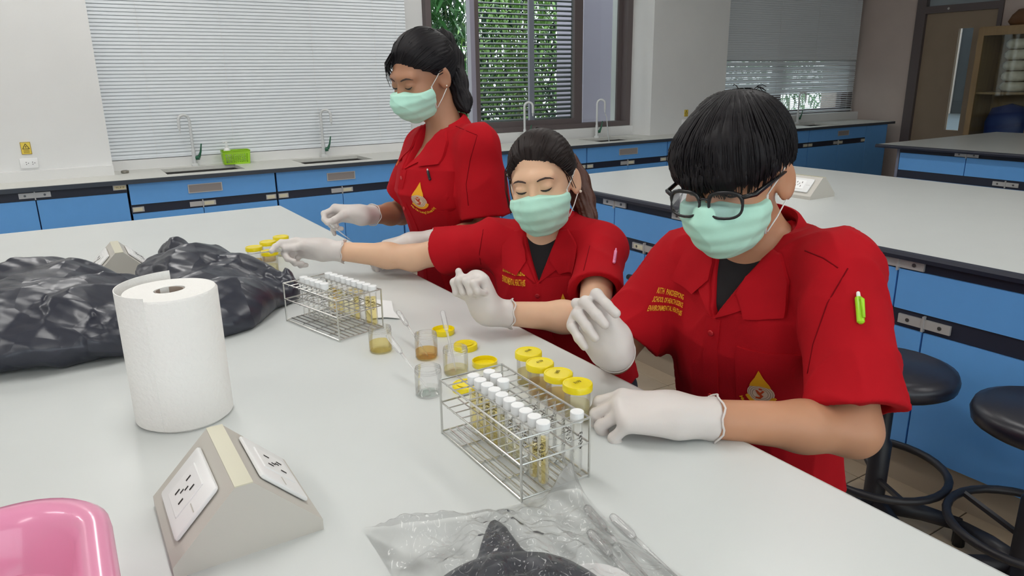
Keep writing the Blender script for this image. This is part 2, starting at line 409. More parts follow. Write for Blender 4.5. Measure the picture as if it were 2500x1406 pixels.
# ---- wall counter: worktop with sink openings
CY = 4.57
sinks = [(0.545, 0.985), (1.355, 1.82), (3.18, 3.45), (3.78, 4.24), (6.45, 6.95)]
t = thing('wall_counter_top', 'long grey counter top under the windows with sunken sinks', 'counter', (0, 4.57, 0.78))
mb = MB(); cuts = sorted(sinks); x = -2.4
SY0, SY1 = 4.66, 4.97
def cbox(a, b2, y0, y1): mb.box((a, y0-CY, -0.022), (b2, y1-CY, 0))
for a, b2 in cuts:
    cbox(x, a, CY-0.02, 5.06); cbox(a, b2, CY-0.02, SY0); cbox(a, b2, SY1, 5.06); x = b2
cbox(x, 7.73, CY-0.02, 5.10)
mb.build('worktop', m_counter, t)
MB().box((-2.4, -0.024, -0.026), (7.735, -0.0195, -0.002)).build('edge_band', m_edge, t)
# left part of the counter stops at the pier: an upstand closes it
m_basin = mat('sink_basin', S(70, 68, 66), 0.35)
for i, (a, b2) in enumerate(sinks):
    where = ['left of the green basket', 'right of the green basket', 'behind the woman seated in the middle', 'under the uncovered window', 'under the shaded blind at the far right'][i]
    s_ = thing('sink', 'dark sunken laboratory sink '+where, 'sink', (a, SY0, 0.756))
    W_, D_ = b2-a, SY1-SY0; h = 0.22
    mb = MB(); th = 0.006
    mb.box((0, 0, -h), (W_, D_, -h+th)); mb.box((0, 0, -h+th), (th, D_, 0)); mb.box((W_-th, 0, -h+th), (W_, D_, 0)); mb.box((th, 0, -h+th), (W_-th, th, 0)); mb.box((th, D_-th, -h+th), (W_-th, D_, 0))
    mb.build('basin', m_basin, s_)
    MB().lathe([(0, -h+0.0065), (0.03, -h+0.0065), (0.03, -h+0.009), (0, -h+0.009)], (W_/2, D_/2, 0), 14).build('drain', m_steel, s_)
# cabinets
def sink_unit(x0, x1, mid, label, vent, plates=True, panel_right=False):
    u = thing('sink_cabinet', label, 'cabinet', (x0, CY, 0.0), 0, 'blue cabinets under the wall counter')
    W_ = x1-x0; g = 0.004
    MB().box((0, 0.022, 0.0), (W_-0.001, 0.27, 0.535)).build('body', m_gap, u)
    MB().box((g, 0.0, 0.634), (W_-g, 0.021, 0.754)).build('front_panel', m_blue, u)
    MB().box((0.0, 0.010, 0.583), (W_, 0.021, 0.634)).build('finger_channel', m_chan, u)
    for a, b2 in ((g, mid-x0-g/2), (mid-x0+g/2, W_-g)):
        MB().box((a, 0.0, 0.12), (b2, 0.021, 0.582)).build('door', m_blue, u)
    if vent is not None:
        v = empty('vent', (vent[0]-x0, -0.001, 0.0)); v.parent = u
        vw = vent[1]-vent[0]
        mb = MB(); mb.box((0, -0.004, 0.672), (vw, 0, 0.676)); mb.box((0, -0.004, 0.719), (vw, 0, 0.723)); mb.box((0, -0.004, 0.676), (0.005, 0, 0.719)); mb.box((vw-0.005, -0.004, 0.676), (vw, 0, 0.719))
        mb.build('vent_frame', m_alu, v)
        MB().box((0.005, -0.002, 0.676), (vw-0.005, 0, 0.719)).build('vent_grille', mat('vent_grille', S(150, 142, 140), 0.5), v)
    if plates:
        handle_plate(u, mid-x0, 0.606, 0.072, 'y', True, False, True, 0.010)
        handle_plate(u, 0.006, 0.606, 0.06, 'y', False, False, True, 0.010)
        handle_plate(u, W_-0.066, 0.606, 0.06, 'y', False, False, True, 0.010)
    if panel_right: MB().box((W_, 0.0, 0.0), (W_+0.37, 0.27, 0.75)).build('end_panel', m_blue, u)
    return u
sink_unit(0.323, 1.138, 0.704, 'blue sink cabinet left of the green basket with a small metal vent', (0.632, 0.822))
sink_unit(1.142, 1.978, 1.558, 'blue sink cabinet beside the standing woman with a small metal vent', (1.462, 1.65))
sink_unit(1.982, 2.77, 2.37, 'blue sink cabinet hidden behind the standing woman', None)
sink_unit(2.774, 3.563, 3.17, 'blue sink cabinet behind the seated woman', (3.05, 3.25))
sink_unit(3.567, 4.428, 3.994, 'blue sink cabinet below the open window with a small metal vent', (3.894, 4.092))
sink_unit(4.432, 5.36, 4.9, 'blue cabinet below the wall socket behind the man', None)
sink_unit(5.364, 6.32, 5.85, 'blue cabinet behind the head of the man', None)
sink_unit(6.324, 7.267, 6.807, 'dark blue end cabinet below the shaded blind', (6.78, 6.96), True, True)
u = thing('drawer_cabinet', 'blue drawer cabinet with a wide black finger channel below the warning sign', 'cabinet', (-2.4, CY, 0.0))
MB().box((0, 0.022, 0.0), (2.718, 0.26, 0.754)).build('body', m_gap, u)
MB().box((0, 0.006, 0.706), (2.718, 0.021, 0.754)).build('finger_channel', m_chan, u)
for a, b2 in ((0.004, 0.715), (0.72, 1.395), (1.40, 2.279), (2.285, 2.714)):
    MB().box((a, 0.0, 0.3), (b2, 0.021, 0.705)).build('drawer', m_blue, u)
handle_plate(u, 2.282, 0.733, 0.072, 'y', True, True, False, 0.006)
pl = handle_plate(u, 2.65, 0.738, 0.066, 'y', False, False, False, 0.006)
m_card = mat('label_card_cream', S(226, 214, 176), 0.6); m_ink = mat('ink', S(40, 36, 34), 0.7)
MB().box((2.655, -0.0035, 0.728), (2.712, -0.002, 0.748)).build('label_card', m_card, pl)
def text_mesh(s, size, font_w=None):
    cu = bpy.data.curves.new('txt', 'FONT'); cu.body = s; cu.size = size; cu.align_x = 'CENTER'; cu.align_y = 'CENTER'; cu.resolution_u = 2
    if font_w: cu.offset = font_w
    ob = bpy.data.objects.new('txt', cu); C.objects.link(ob)
    dg = bpy.context.evaluated_depsgraph_get(); me = bpy.data.meshes.new_from_object(ob.evaluated_get(dg))
    bpy.data.objects.remove(ob, do_unlink=True); bpy.data.curves.remove(cu); me.name = 'lettering'
    return me
def flat_text(s, size, parent, origin, U, V, m, name='lettering', ww=None):
    me = text_mesh(s, size, ww); U = Vector(U); V = Vector(V); o = Vector(origin)
    for v in me.vertices: v.co = o+U*v.co.x+V*v.co.y
    return link(name, me, m, parent)
flat_text('WL.B-18', 0.012, pl, (2.684, -0.0042, 0.738), (1, 0, 0), (0, 0, 1), m_ink)

# ---- taps
m_tap = mat('tap_white', S(214, 216, 216), 0.3)
def tap(x, y, ang, lev, label):
    t = thing('laboratory_tap', label, 'tap', (x, y, 0.78), 0, 'white swan neck taps along the wall counter')
    MB().lathe([(0.022, 0), (0.022, 0.012), (0.013, 0.018), (0.012, 0.10), (0.010, 0.11)], (0, 0, 0), 14).build('base', m_tap, t, True, 40)
    d = Vector((math.cos(ang), math.sin(ang), 0)); R_ = 0.034
    pts = [(0, 0, 0.10), (0, 0, 0.2), (0, 0, 0.285)]
    for k in range(1, 8):
        a = PI*k/8; pts.append(tuple(d*(R_-R_*math.cos(a))+Vector((0, 0, 0.285+R_*math.sin(a)))))
    pts += [tuple(d*2*R_+Vector((0, 0, 0.285))), tuple(d*2*R_+Vector((0, 0, 0.235)))]
    MB().tube(pts, 0.009, 10).build('spout', m_tap, t, True, 40)
    q = d*2*R_
    MB().tube([q+Vector((0, 0, 0.236)), q+Vector((0, 0, 0.21))], [0.006, 0.004], 8).build('nozzle', m_tap, t, True, 40)
    l = Vector((math.cos(lev), math.sin(lev), 0))
    lv = MB(); lv.tube([l*0.012+Vector((0, 0, 0.05)), l*0.032+Vector((0, 0, 0.052))], 0.013, 10)
    lv.tube([l*0.030+Vector((0, 0, 0.055)), l*0.045+Vector((0, 0, 0.09)), l*0.055+Vector((0, 0, 0.14))], [0.010, 0.006, 0.004], 8)
    lv.build('lever', m_dkgreen, t, True, 40)
    return t
tap(0.757, 5.02, PI+0.25, -0.5, 'white swan neck tap turned left, left of the green basket')
tap(1.60, 5.02, -0.55, -0.5, 'white swan neck tap right of the green basket')
tap(3.275, 5.02, -0.5, -0.6, 'white swan neck tap above the head of the seated woman')
tap(4.02, 5.02, -0.5, -0.2, 'white swan neck tap at the right end of the open window')
tap(6.72, 5.02, -0.5, -0.3, 'shaded swan neck tap in front of the right-hand blind')
# hose hanging from the tap by the open window
hs = MB().tube([(4.08, 4.985, 0.985), (4.095, 4.98, 0.95), (4.10, 4.975, 0.88), (4.10, 4.96, 0.79), (4.10, 4.93, 0.70)], 0.005, 6).build('tap_hose', mat('hose_grey', S(200, 204, 206), 0.4), None, True)
tag(hs, 'thin pale hose hanging from the tap into the sink under the open window', 'hose')

# ---- basket, soap, sign, outlets
m_lime = mat('lime_plastic', S(160, 214, 40), 0.35)
t = thing('plastic_basket', 'lime green perforated plastic basket on the wall counter between two sinks', 'basket', (1.005, 4.99, 0.78), -0.06)
bw, bd, bh = 0.155, 0.075, 0.085
mb = MB()
nx, nz = 9, 5
def side(mb, o, U, Wd, z1, nx, nz):
    # perforated wall: grid of bars
    U = Vector(U); o = Vector(o); V = Vector((0, 0, 1)); N = U.cross(V)*0.0016
    def bar(u0, u1, v0, v1):
        a = o+U*u0+V*v0; b_ = o+U*u1+V*v0; c_ = o+U*u1+V*v1; d_ = o+U*u0+V*v1
        mb.prism([a-N, b_-N, c_-N, d_-N], N*2)
    bar(0, Wd, 0, 0.012); bar(0, Wd, z1-0.02, z1)
    m0 = 0.012; st = (Wd-2*m0)/nx
    bar(0, m0, 0.012, z1-0.02); bar(Wd-m0, Wd, 0.012, z1-0.02)
    for i in range(1, nx): bar(m0+i*st-0.0025, m0+i*st+0.0025, 0.012, z1-0.02)
    sz = (z1-0.032)/nz
    for j in range(1, nz): bar(m0, Wd-m0, 0.012+j*sz-0.0022, 0.012+j*sz+0.0022)
side(mb, (-bw/2, -bd/2, 0), (1, 0, 0), bw, bh, 10, 5); side(mb, (bw/2, bd/2, 0), (-1, 0, 0), bw, bh, 10, 5)
side(mb, (bw/2, -bd/2, 0), (0, 1, 0), bd, bh, 5, 5); side(mb, (-bw/2, bd/2, 0), (0, -1, 0), bd, bh, 5, 5)
mb.box((-bw/2, -bd/2, 0), (bw/2, bd/2, 0.003))
mb.v = [((x*(1+0.25*(z/bh)*0.35)), y*(1+0.5*(z/bh)*0.35), z) for x, y, z in mb.v]
mb.build('basket_wall', m_lime, t)
rim = MB(); a_, b_ = bw/2*1.09, bd/2*1.18
rim.tube([(-a_, -b_, bh), (a_, -b_, bh), (a_, b_, bh), (-a_, b_, bh)], 0.004, 8, False, True); rim.build('rim', m_lime, t, True)
t = thing('soap_bottle', 'white pump soap bottle standing in the green basket', 'bottle', (0.955, 4.99, 0.783))
MB().lathe([(0.0, 0), (0.019, 0), (0.021, 0.004), (0.021, 0.085), (0.017, 0.098), (0.010, 0.103), (0, 0.103)], (0, 0, 0), 18).build('body', m_white, t, True, 40)
MB().lathe([(0.011, 0.103), (0.011, 0.115), (0.004, 0.117), (0.004, 0.132), (0.009, 0.133), (0.009, 0.141), (0, 0.142)], (0, 0, 0), 14).build('cap', m_white, t, True, 40)
MB().tube([(0, 0, 0.137), (-0.016, -0.004, 0.138), (-0.022, -0.006, 0.132)], 0.0035, 8).build('nozzle', m_white, t, True)
t = thing('drain_plug', 'small metal ring lying on the counter beside the left wall corner', 'plug', (0.345, 4.90, 0.78))
MB().lathe([(0.016, 0), (0.022, 0.003), (0.022, 0.014), (0.014, 0.017), (0.010, 0.010), (0.010, 0)], (0, 0, 0), 16).build('ring', mat('dull_metal', S(150, 146, 136), 0.35, metal=0.6), t, True, 40)
m_yel = mat('sign_yellow', S(232, 206, 80), 0.5)
def warn_sign(x, label, sc=1.0):
    t = thing('warning_sign', label, 'sign', (x, W0-0.0035, 0.958))
    w2, h2 = 0.024*sc, 0.033*sc
    MB().box((-w2, -0.001, -h2), (w2, 0.003, h2)).build('plate', m_yel, t)
    e = MB(); th = 0.002
    for a, b2 in (((-w2, -h2), (w2, -h2+th)), ((-w2, h2-th), (w2, h2)), ((-w2, -h2+th), (-w2+th, h2-th)), ((w2-th, -h2+th), (w2, h2-th))):
        e.box((a[0], -0.0016, a[1]), (b2[0], -0.001, b2[1]))
    e.build('border', mat('sign_border', S(150, 112, 40), 0.6), t)
    tr = MB()
    P3 = [Vector((0, -0.0018, 0.024)), Vector((-0.016, -0.0018, -0.004)), Vector((0.016, -0.0018, -0.004))]
    for i in range(3):
        a, b2 = P3[i], P3[(i+1) % 3]; d_ = (b2-a).normalized(); n_ = d_.cross(Vector((0, 1, 0)))*0.0014
        tr.prism([a-n_, b2-n_, b2+n_, a+n_], (0, 0.0008, 0))
    tr.prism([(0.002, -0.0018, 0.016), (-0.004, -0.0018, 0.006), (0.0, -0.0018, 0.006), (-0.002, -0.0018, -0.001), (0.004, -0.0018, 0.009), (0.0, -0.0018, 0.009)], (0, 0.0008, 0))
    tr.build('hazard_symbol', m_ink, t)
    ln = MB()
    for k in range(3): ln.box((-0.014, -0.0017, -0.013-k*0.006), (0.014, -0.001, -0.0105-k*0.006))
    ln.build('small_print', mat('sign_print', S(150, 120, 50), 0.7), t)
def wall_outlet(x, label):
    t = thing('wall_outlet', label, 'socket', (x, W0-0.001, 0.876))
    MB().bbox((-0.043, -0.008, -0.028), (0.043, 0.0, 0.028), 0.004).build('plate', m_white, t, True, 40)
    for cx in (-0.013, 0.017):
        h = MB()
        for dx, dz in ((0, 0.005), (0, -0.006), (0.010, 0.0)):
            h.lathe([(0, -0.0004), (0.0022, -0.0004), (0.0022, 0.0004), (0, 0.0004)], (cx+dx, -0.0083, dz), 8, Matrix(((1,0,0),(0,0,1),(0,-1,0))))
        h.build('pin_holes', m_ink, t)
warn_sign(-0.123, 'small yellow electric hazard sign above the socket on the left wall')
wall_outlet(-0.122, 'white double wall socket under the yellow sign on the left wall')
warn_sign(4.93, 'small yellow hazard sign on the wall behind the man', 0.9)
wall_outlet(4.92, 'white wall socket under the yellow sign behind the man')

# ---- benches
def bench_base(label, x0, x1, y0, y1, row1, row2, seamlab):
    u = thing('bench_base_cabinet', label, 'cabinet', (x0, y0, 0)); L = y1-y0; W_ = x1-x0
    MB().box((0.06, 0.05, 0.0), (W_-0.06, L-0.05, 0.15)).build('plinth', mat('plinth_tile', S(176, 160, 140), 0.5), u)
    MB().box((0.021, 0.02, 0.15), (W_-0.02, L-0.02, 0.755)).build('body', m_gap, u)
    MB().box((0.006, 0.02, 0.723), (0.021, L-0.02, 0.755)).build('finger_channel', m_chan, u)
    MB().box((0.006, 0.02, 0.542), (0.021, L-0.02, 0.598)).build('finger_channel', m_chan, u)
    MB().box((0.0, L-0.02, 0.0), (W_, L, 0.755)).build('end_panel', mat('end_panel_grey', S(120, 122, 140), 0.5), u)
    def row(ys, z0, z1, nm):
        ys = [0.02]+[y-y0 for y in ys]+[L-0.022]
        for a, b2 in zip(ys[:-1], ys[1:]): MB().box((0, a+0.003, z0), (0.0205, b2-0.003, z1)).build(nm, m_blue, u)
    row(row1, 0.599, 0.722, 'drawer'); row(row2, 0.15, 0.541, 'door')
    for y in row1: handle_plate(u, y-y0, 0.741, 0.078, 'x', True, True, False, 0.004)
    for y in row2: handle_plate(u, y-y0, 0.570, 0.078, 'x', True, True, y in seamlab, 0.004)
    return u
def bench_top(label, x0, x1, y0, y1, edge):
    t = thing('laboratory_bench', label, 'bench', (x0, y0, T))
    MB().box((0.003, 0.003, -0.022), (x1-x0-0.003, y1-y0-0.003, 0)).build('top_slab', m_lam, t)
    mb = MB(); W_, L = x1-x0, y1-y0
    if edge:
        pr = [(-0.012, -0.024), (-0.014, -0.012), (-0.010, -0.003), (0.002, 0.0), (0.0025, -0.024)]
        mb.prism([(p[0], -0.01, p[1]) for p in pr], (0, L+0.02, 0)); mb.prism([(W_-p[0], -0.01, p[1]) for p in pr], (0, L+0.02, 0))
        mb.prism([(0.003, p[0], p[1]) for p in pr], (W_-0.006, 0, 0)); mb.prism([(0.003, L-p[0], p[1]) for p in pr], (W_-0.006, 0, 0))
        mb.build('edge_band', m_chan, t)
    else:
        pr = [(-0.004, -0.022), (-0.004, -0.003), (0.003, 0.0), (0.003, -0.022)]
        mb.prism([(p[0], 0, p[1]) for p in pr], (0, L, 0)); mb.prism([(W_-p[0], 0, p[1]) for p in pr], (0, L, 0))
        mb.prism([(0.003, p[0], p[1]) for p in pr], (W_-0.006, 0, 0)); mb.prism([(0.003, L-p[0], p[1]) for p in pr], (W_-0.006, 0, 0))
        mb.build('edge_band', mat('edge_pale', S(205, 207, 204), 0.4), t)
    return t
bench_top('long pale grey bench top in the foreground where the three students work', -0.707, 0.793, -0.45, 3.16, False)
u = thing('bench_base_cabinet', 'blue base cabinet under the foreground bench', 'cabinet', (-0.40, -0.35, 0))
MB().box((0, 0, 0), (0.85, 3.40, 0.755)).build('body', m_blue, u); MB().box((0.01, -0.003, 0.70), (0.84, 0.0, 0.755)).build('finger_channel', m_chan, u)
bench_top('pale grey middle bench top behind the seated man', 2.117, 3.617, -0.60, 3.16, True)
bench_base('blue drawers and doors of the middle bench behind the man', 2.127, 3.607, -0.55, 3.12, [-0.155, 0.29, 0.735, 1.18, 1.625, 2.07, 2.516], [-0.145, 0.263, 0.671, 1.08, 1.488, 1.897, 2.306, 2.714], [2.306])
bench_top('dim grey far bench top at the right edge', 5.2, 6.95, -0.4, 3.17, True)
bench_base('blue drawers and doors of the far right bench', 5.28, 6.93, -0.35, 3.06, [-0.1, 0.35, 0.8, 1.25, 1.69, 2.13, 2.57], [-0.1, 0.5, 1.1, 1.7, 2.3], [])
# lever handle on a door of the middle bench
u = tag(MB().tube([(2.126, 2.24, 0.40), (2.09, 2.24, 0.40), (2.085, 2.27, 0.415), (2.083, 2.33, 0.435), (2.083, 2.36, 0.435)], [0.010, 0.010, 0.011, 0.017, 0.012], 8).build('lever_handle', m_black, None, True), 'black lever sticking out in front of the middle bench between woman and man', 'lever')

# ---- power pedestals (ridge shaped socket boxes)
m_ped = mat('pedestal_beige', S(196, 192, 184), 0.4)
m_ridge = mat('pedestal_ridge', S(208, 204, 182), 0.3)
def pedestal(label, loc, L=0.168):
    t = thing('power_pedestal', label, 'power socket', loc)
    hw, r, h, sk = 0.083, 0.010, 0.088, 0.014
    prof = [(-hw, 0), (-hw, sk), (-r, h), (r, h), (hw, sk), (hw, 0)]
    MB().prism([(x, 0, z) for x, z in prof], (0, L, 0)).build('body', m_ped, t)
    MB().box((-r, 0.0, h), (r, L, h+0.0015)).build('ridge_strip', m_ridge, t)
    for s_ in (-1, 1):
        a = Vector((s_*hw, 0, sk)); b2 = Vector((s_*r, 0, h)); U = (b2-a).normalized(); V = Vector((0, 1, 0)); N = U.cross(V)*(1 if s_ < 0 else -1)
        if N.z < 0: N = -N
        c0 = (a+b2)/2+Vector((0, L/2, 0))
        Mx = Matrix((( V.x, U.x, N.x, c0.x), (V.y, U.y, N.y, c0.y), (V.z, U.z, N.z, c0.z), (0, 0, 0, 1)))
        pl = MB().bbox((-0.058, -0.036, 0), (0.058, 0.036, 0.007), 0.0045).xf(Mx).build('socket_plate', m_white, t, True, 40)
        MB().bbox((-0.028, -0.024, 0.006), (0.030, 0.024, 0.0085), 0.001).xf(Mx).build('socket_insert', m_white, pl)
        hl = MB()
        for cx, cy, rw, rh in ((-0.012, 0.010, 0.004, 0.0012), (-0.012, -0.010, 0.004, 0.0012), (0.012, 0.010, 0.004, 0.0012), (0.012, -0.010, 0.004, 0.0012), (-0.002, 0.003, 0.003, 0.001), (0.003, -0.004, 0.003, 0.001)):
            hl.box((cx-rh, cy-rw, 0.0086), (cx+rh, cy+rw, 0.0092))
        hl.xf(Mx).build('pin_slots', m_ink, pl)
        MB().box((-0.054, -0.0006, 0.0072), (-0.034, 0.0006, 0.0076)).xf(Mx).build('seam', m_ped, pl)
    return t
pedestal('large beige ridge-shaped socket box in front of the paper towel roll', (0.120, 0.762, T))
pedestal('small distant ridge-shaped socket box behind the black bags', (0.105, 2.125, T))
pedestal('beige ridge-shaped socket box on the middle bench behind the man', (2.76, 1.90, T))

# ---- stools
m_vinyl = mat('black_vinyl', S(30, 30, 40), 0.35, bump=0.05, bscale=200)
m_stoolm = mat('stool_black_metal', S(34, 32, 36), 0.45)
def stool(label, x, y, h, a0=0.3):
    t = thing('lab_stool', label, 'stool', (x, y, 0), a0, 'black laboratory stools')
    R_ = 0.165
    MB().lathe([(0, h-0.06), (R_-0.02, h-0.06), (R_-0.004, h-0.05), (R_, h-0.03), (R_-0.006, h-0.012), (R_-0.03, h-0.002), (0, h+0.002)], (0, 0, 0), 32).build('seat', m_vinyl, t, True, 60)
    MB().lathe([(0.028, 0.06), (0.028, 0.30), (0.02, 0.31), (0.02, h-0.06)], (0, 0, 0), 16).build('column', m_stoolm, t, True, 40)
    rg = MB().tube([(0.175*math.cos(2*PI*k/32), 0.175*math.sin(2*PI*k/32), 0.22) for k in range(32)], 0.011, 8, False, True)
    rg.build('foot_ring', m_stoolm, t, True)
    for k in range(2):
        a = PI*k+0.4; MB().tube([(0.02*math.cos(a), 0.02*math.sin(a), 0.19), (0.172*math.cos(a), 0.172*math.sin(a), 0.22)], 0.009, 6).build('ring_bracket', m_stoolm, t)
    for k in range(5):
        a = 2*PI*k/5; c_, s_ = math.cos(a), math.sin(a)
        lg = MB().tube([(0.02*c_, 0.02*s_, 0.105), (0.13*c_, 0.13*s_, 0.088), (0.235*c_, 0.235*s_, 0.06)], [0.028, 0.024, 0.02], 8).build('leg', m_stoolm, t, True)
        MB().tube([(0.235*c_, 0.235*s_, 0.062), (0.238*c_, 0.238*s_, 0.0)], [0.014, 0.016], 10).build('foot', m_black, lg, True)
    return t
stool('empty black round stool just behind the sleeve of the man', 1.84, 1.00, 0.54, 0.5)
stool('empty black round stool at the right edge of the picture', 1.875, 0.63, 0.54, 1.0)
stool('black round stool on which the man with glasses sits', 1.13, 0.88, 0.42, 0.2)
stool('black round stool on which the middle woman sits', 1.10, 1.46, 0.40, 0.9)

# ---- tall cabinet at the right wall with packed goods
m_wood = mat('cabinet_wood', S(150, 124, 88), 0.5, noise=0.12, nscale=4, stretch=(6, 6, 1))
t = thing('glass_cabinet', 'tall wooden cabinet with glazed doors beside the far door', 'cabinet', (7.5, 2.55, 0))
L = 1.16; Hc = 1.68
mb = MB(); mb.box((0.0, 0, 0.0), (0.38, 0.03, Hc)); mb.box((0.0, L-0.03, 0), (0.38, L, Hc)); mb.box((0.0, 0.03, Hc-0.03), (0.38, L-0.03, Hc)); mb.box((0.36, 0.03, 0.0), (0.38, L-0.03, Hc-0.03)); mb.box((0.0, 0.03, 0), (0.36, L-0.03, 0.08))
mb.build('carcass', m_wood, t)
for z in (0.55, 1.075): MB().box((0.03, 0.03, z), (0.36, L-0.03, z+0.02)).build('shelf', m_wood, t)
for k in range(2):
    y0 = 0.004+k*(L/2); y1 = y0+L/2-0.008
    dr = MB(); dr.box((-0.025, y0, 0.09), (-0.002, y0+0.05, Hc-0.01)); dr.box((-0.025, y1-0.05, 0.09), (-0.002, y1, Hc-0.01)); dr.box((-0.025, y0+0.05, 0.09), (-0.002, y1-0.05, 0.15)); dr.box((-0.025, y0+0.05, Hc-0.08), (-0.002, y1-0.05, Hc-0.01))
    dd = dr.build('door', m_wood, t)
    MB().box((-0.015, y0+0.05, 0.15), (-0.011, y1-0.05, Hc-0.08)).build('pane', m_glass, dd)
    yh = y0+0.02 if k else y1-0.02
    MB().tube([(-0.026, yh, 0.85), (-0.045, yh, 0.855), (-0.045, yh, 0.93), (-0.026, yh, 0.935)], 0.004, 6).build('handle', m_alu, dd)
m_pack = mat('packet_white', S(214, 206, 190), 0.5, noise=0.1, nscale=20)
for k in range(5):
    z = 1.0955+k*0.095
    o = MB().lathe([(0, 0), (0.10, 0.004), (0.125, 0.03), (0.125, 0.06), (0.10, 0.088), (0, 0.092)], (7.66, 3.40, z), 16).build('packed_bundle', m_pack, None, True)
    tag(o, 'pale round bundle behind the cabinet glass, '+['lowest', 'second lowest', 'middle', 'second highest', 'topmost'][k]+' of the stack', 'bundle', 'pale bundles stacked in the cabinet')
def sack(name, label, cat, c0, r, col, seed):
    rr = random.Random(seed); mb = MB(); n = 12; prof = [(0, 0), (0.9, 0.02), (1.05, 0.25), (1.0, 0.6), (0.8, 0.9), (0, 1.0)]
    mb.lathe([(p*r[0], z*r[2]) for p, z in prof], (0, 0, 0), n); mb.v = [(x*(1+rr.uniform(-.08, .08))+c0[0], y*r[1]/r[0]*(1+rr.uniform(-.08, .08))+c0[1], z+c0[2]) for x, y, z in mb.v]
    tag(mb.build(name, mat(name+'_m', col, 0.45), None, True), label, cat)
sack('yellow_bag', 'yellow plastic bag beside the pale bundles in the cabinet', 'bag', (7.64, 3.19, 1.0955), (0.07, 0.07, 0.28), S(206, 170, 40), 3)
sack('red_bag', 'red plastic bag on the upper cabinet shelf', 'bag', (7.66, 2.95, 1.0955), (0.11, 0.12, 0.42), S(170, 56, 44), 4)
sack('blue_sack', 'dark blue sack on the lower left cabinet shelf', 'bag', (7.66, 3.40, 0.5705), (0.125, 0.2, 0.42), S(34, 50, 110), 5)
sack('blue_sack', 'dark blue sack on the lower right cabinet shelf', 'bag', (7.66, 2.92, 0.5705), (0.125, 0.2, 0.40), S(34, 50, 110), 6)
sack('brown_carton', 'brown soft parcel on top of the tall cabinet', 'parcel', (7.68, 3.15, 1.6805), (0.13, 0.42, 0.16), S(120, 84, 56), 8)
# ================================================================ SDF SURFACES
from concurrent.futures import ThreadPoolExecutor
POOL = ThreadPoolExecutor(4)
F = np.float32
def A3(p): return np.array(p, dtype=F)
def sd_cone(P, a, b, r1, r2):
    """capsule whose radius runs from r1 at a to r2 at b"""
    a = A3(a); b = A3(b); d = b-a; L2 = float(d@d)+1e-12
    t = np.clip(((P-a)@d)/L2, 0, 1)
    q = P-a-t[:, None]*d
    return np.sqrt(np.einsum('ij,ij->i', q, q))-(r1+(r2-r1)*t)
def sd_ell(P, c, r, R=None):
    """ellipsoid, centre c, radii r, rows of R are its axes"""
    q = P-A3(c)
    if R is not None: q = q@A3(R).T
    r = A3(r); k0 = np.sqrt((((q/r))**2).sum(1)); k1 = np.sqrt(((q/(r*r))**2).sum(1))+1e-9
    return k0*(k0-1)/k1
def sd_box(P, c, h, R=None, r=0.0):
    q = P-A3(c)
    if R is not None: q = q@A3(R).T
    q = np.abs(q)-(A3(h)-r)
    return np.sqrt((np.maximum(q, 0)**2).sum(1))+np.minimum(q.max(1), 0)-r
def smin(a, b, k):
    h = np.maximum(k-np.abs(a-b), 0)/k
    return np.minimum(a, b)-h*h*k*0.25
def smax(a, b, k): return -smin(-a, -b, k)

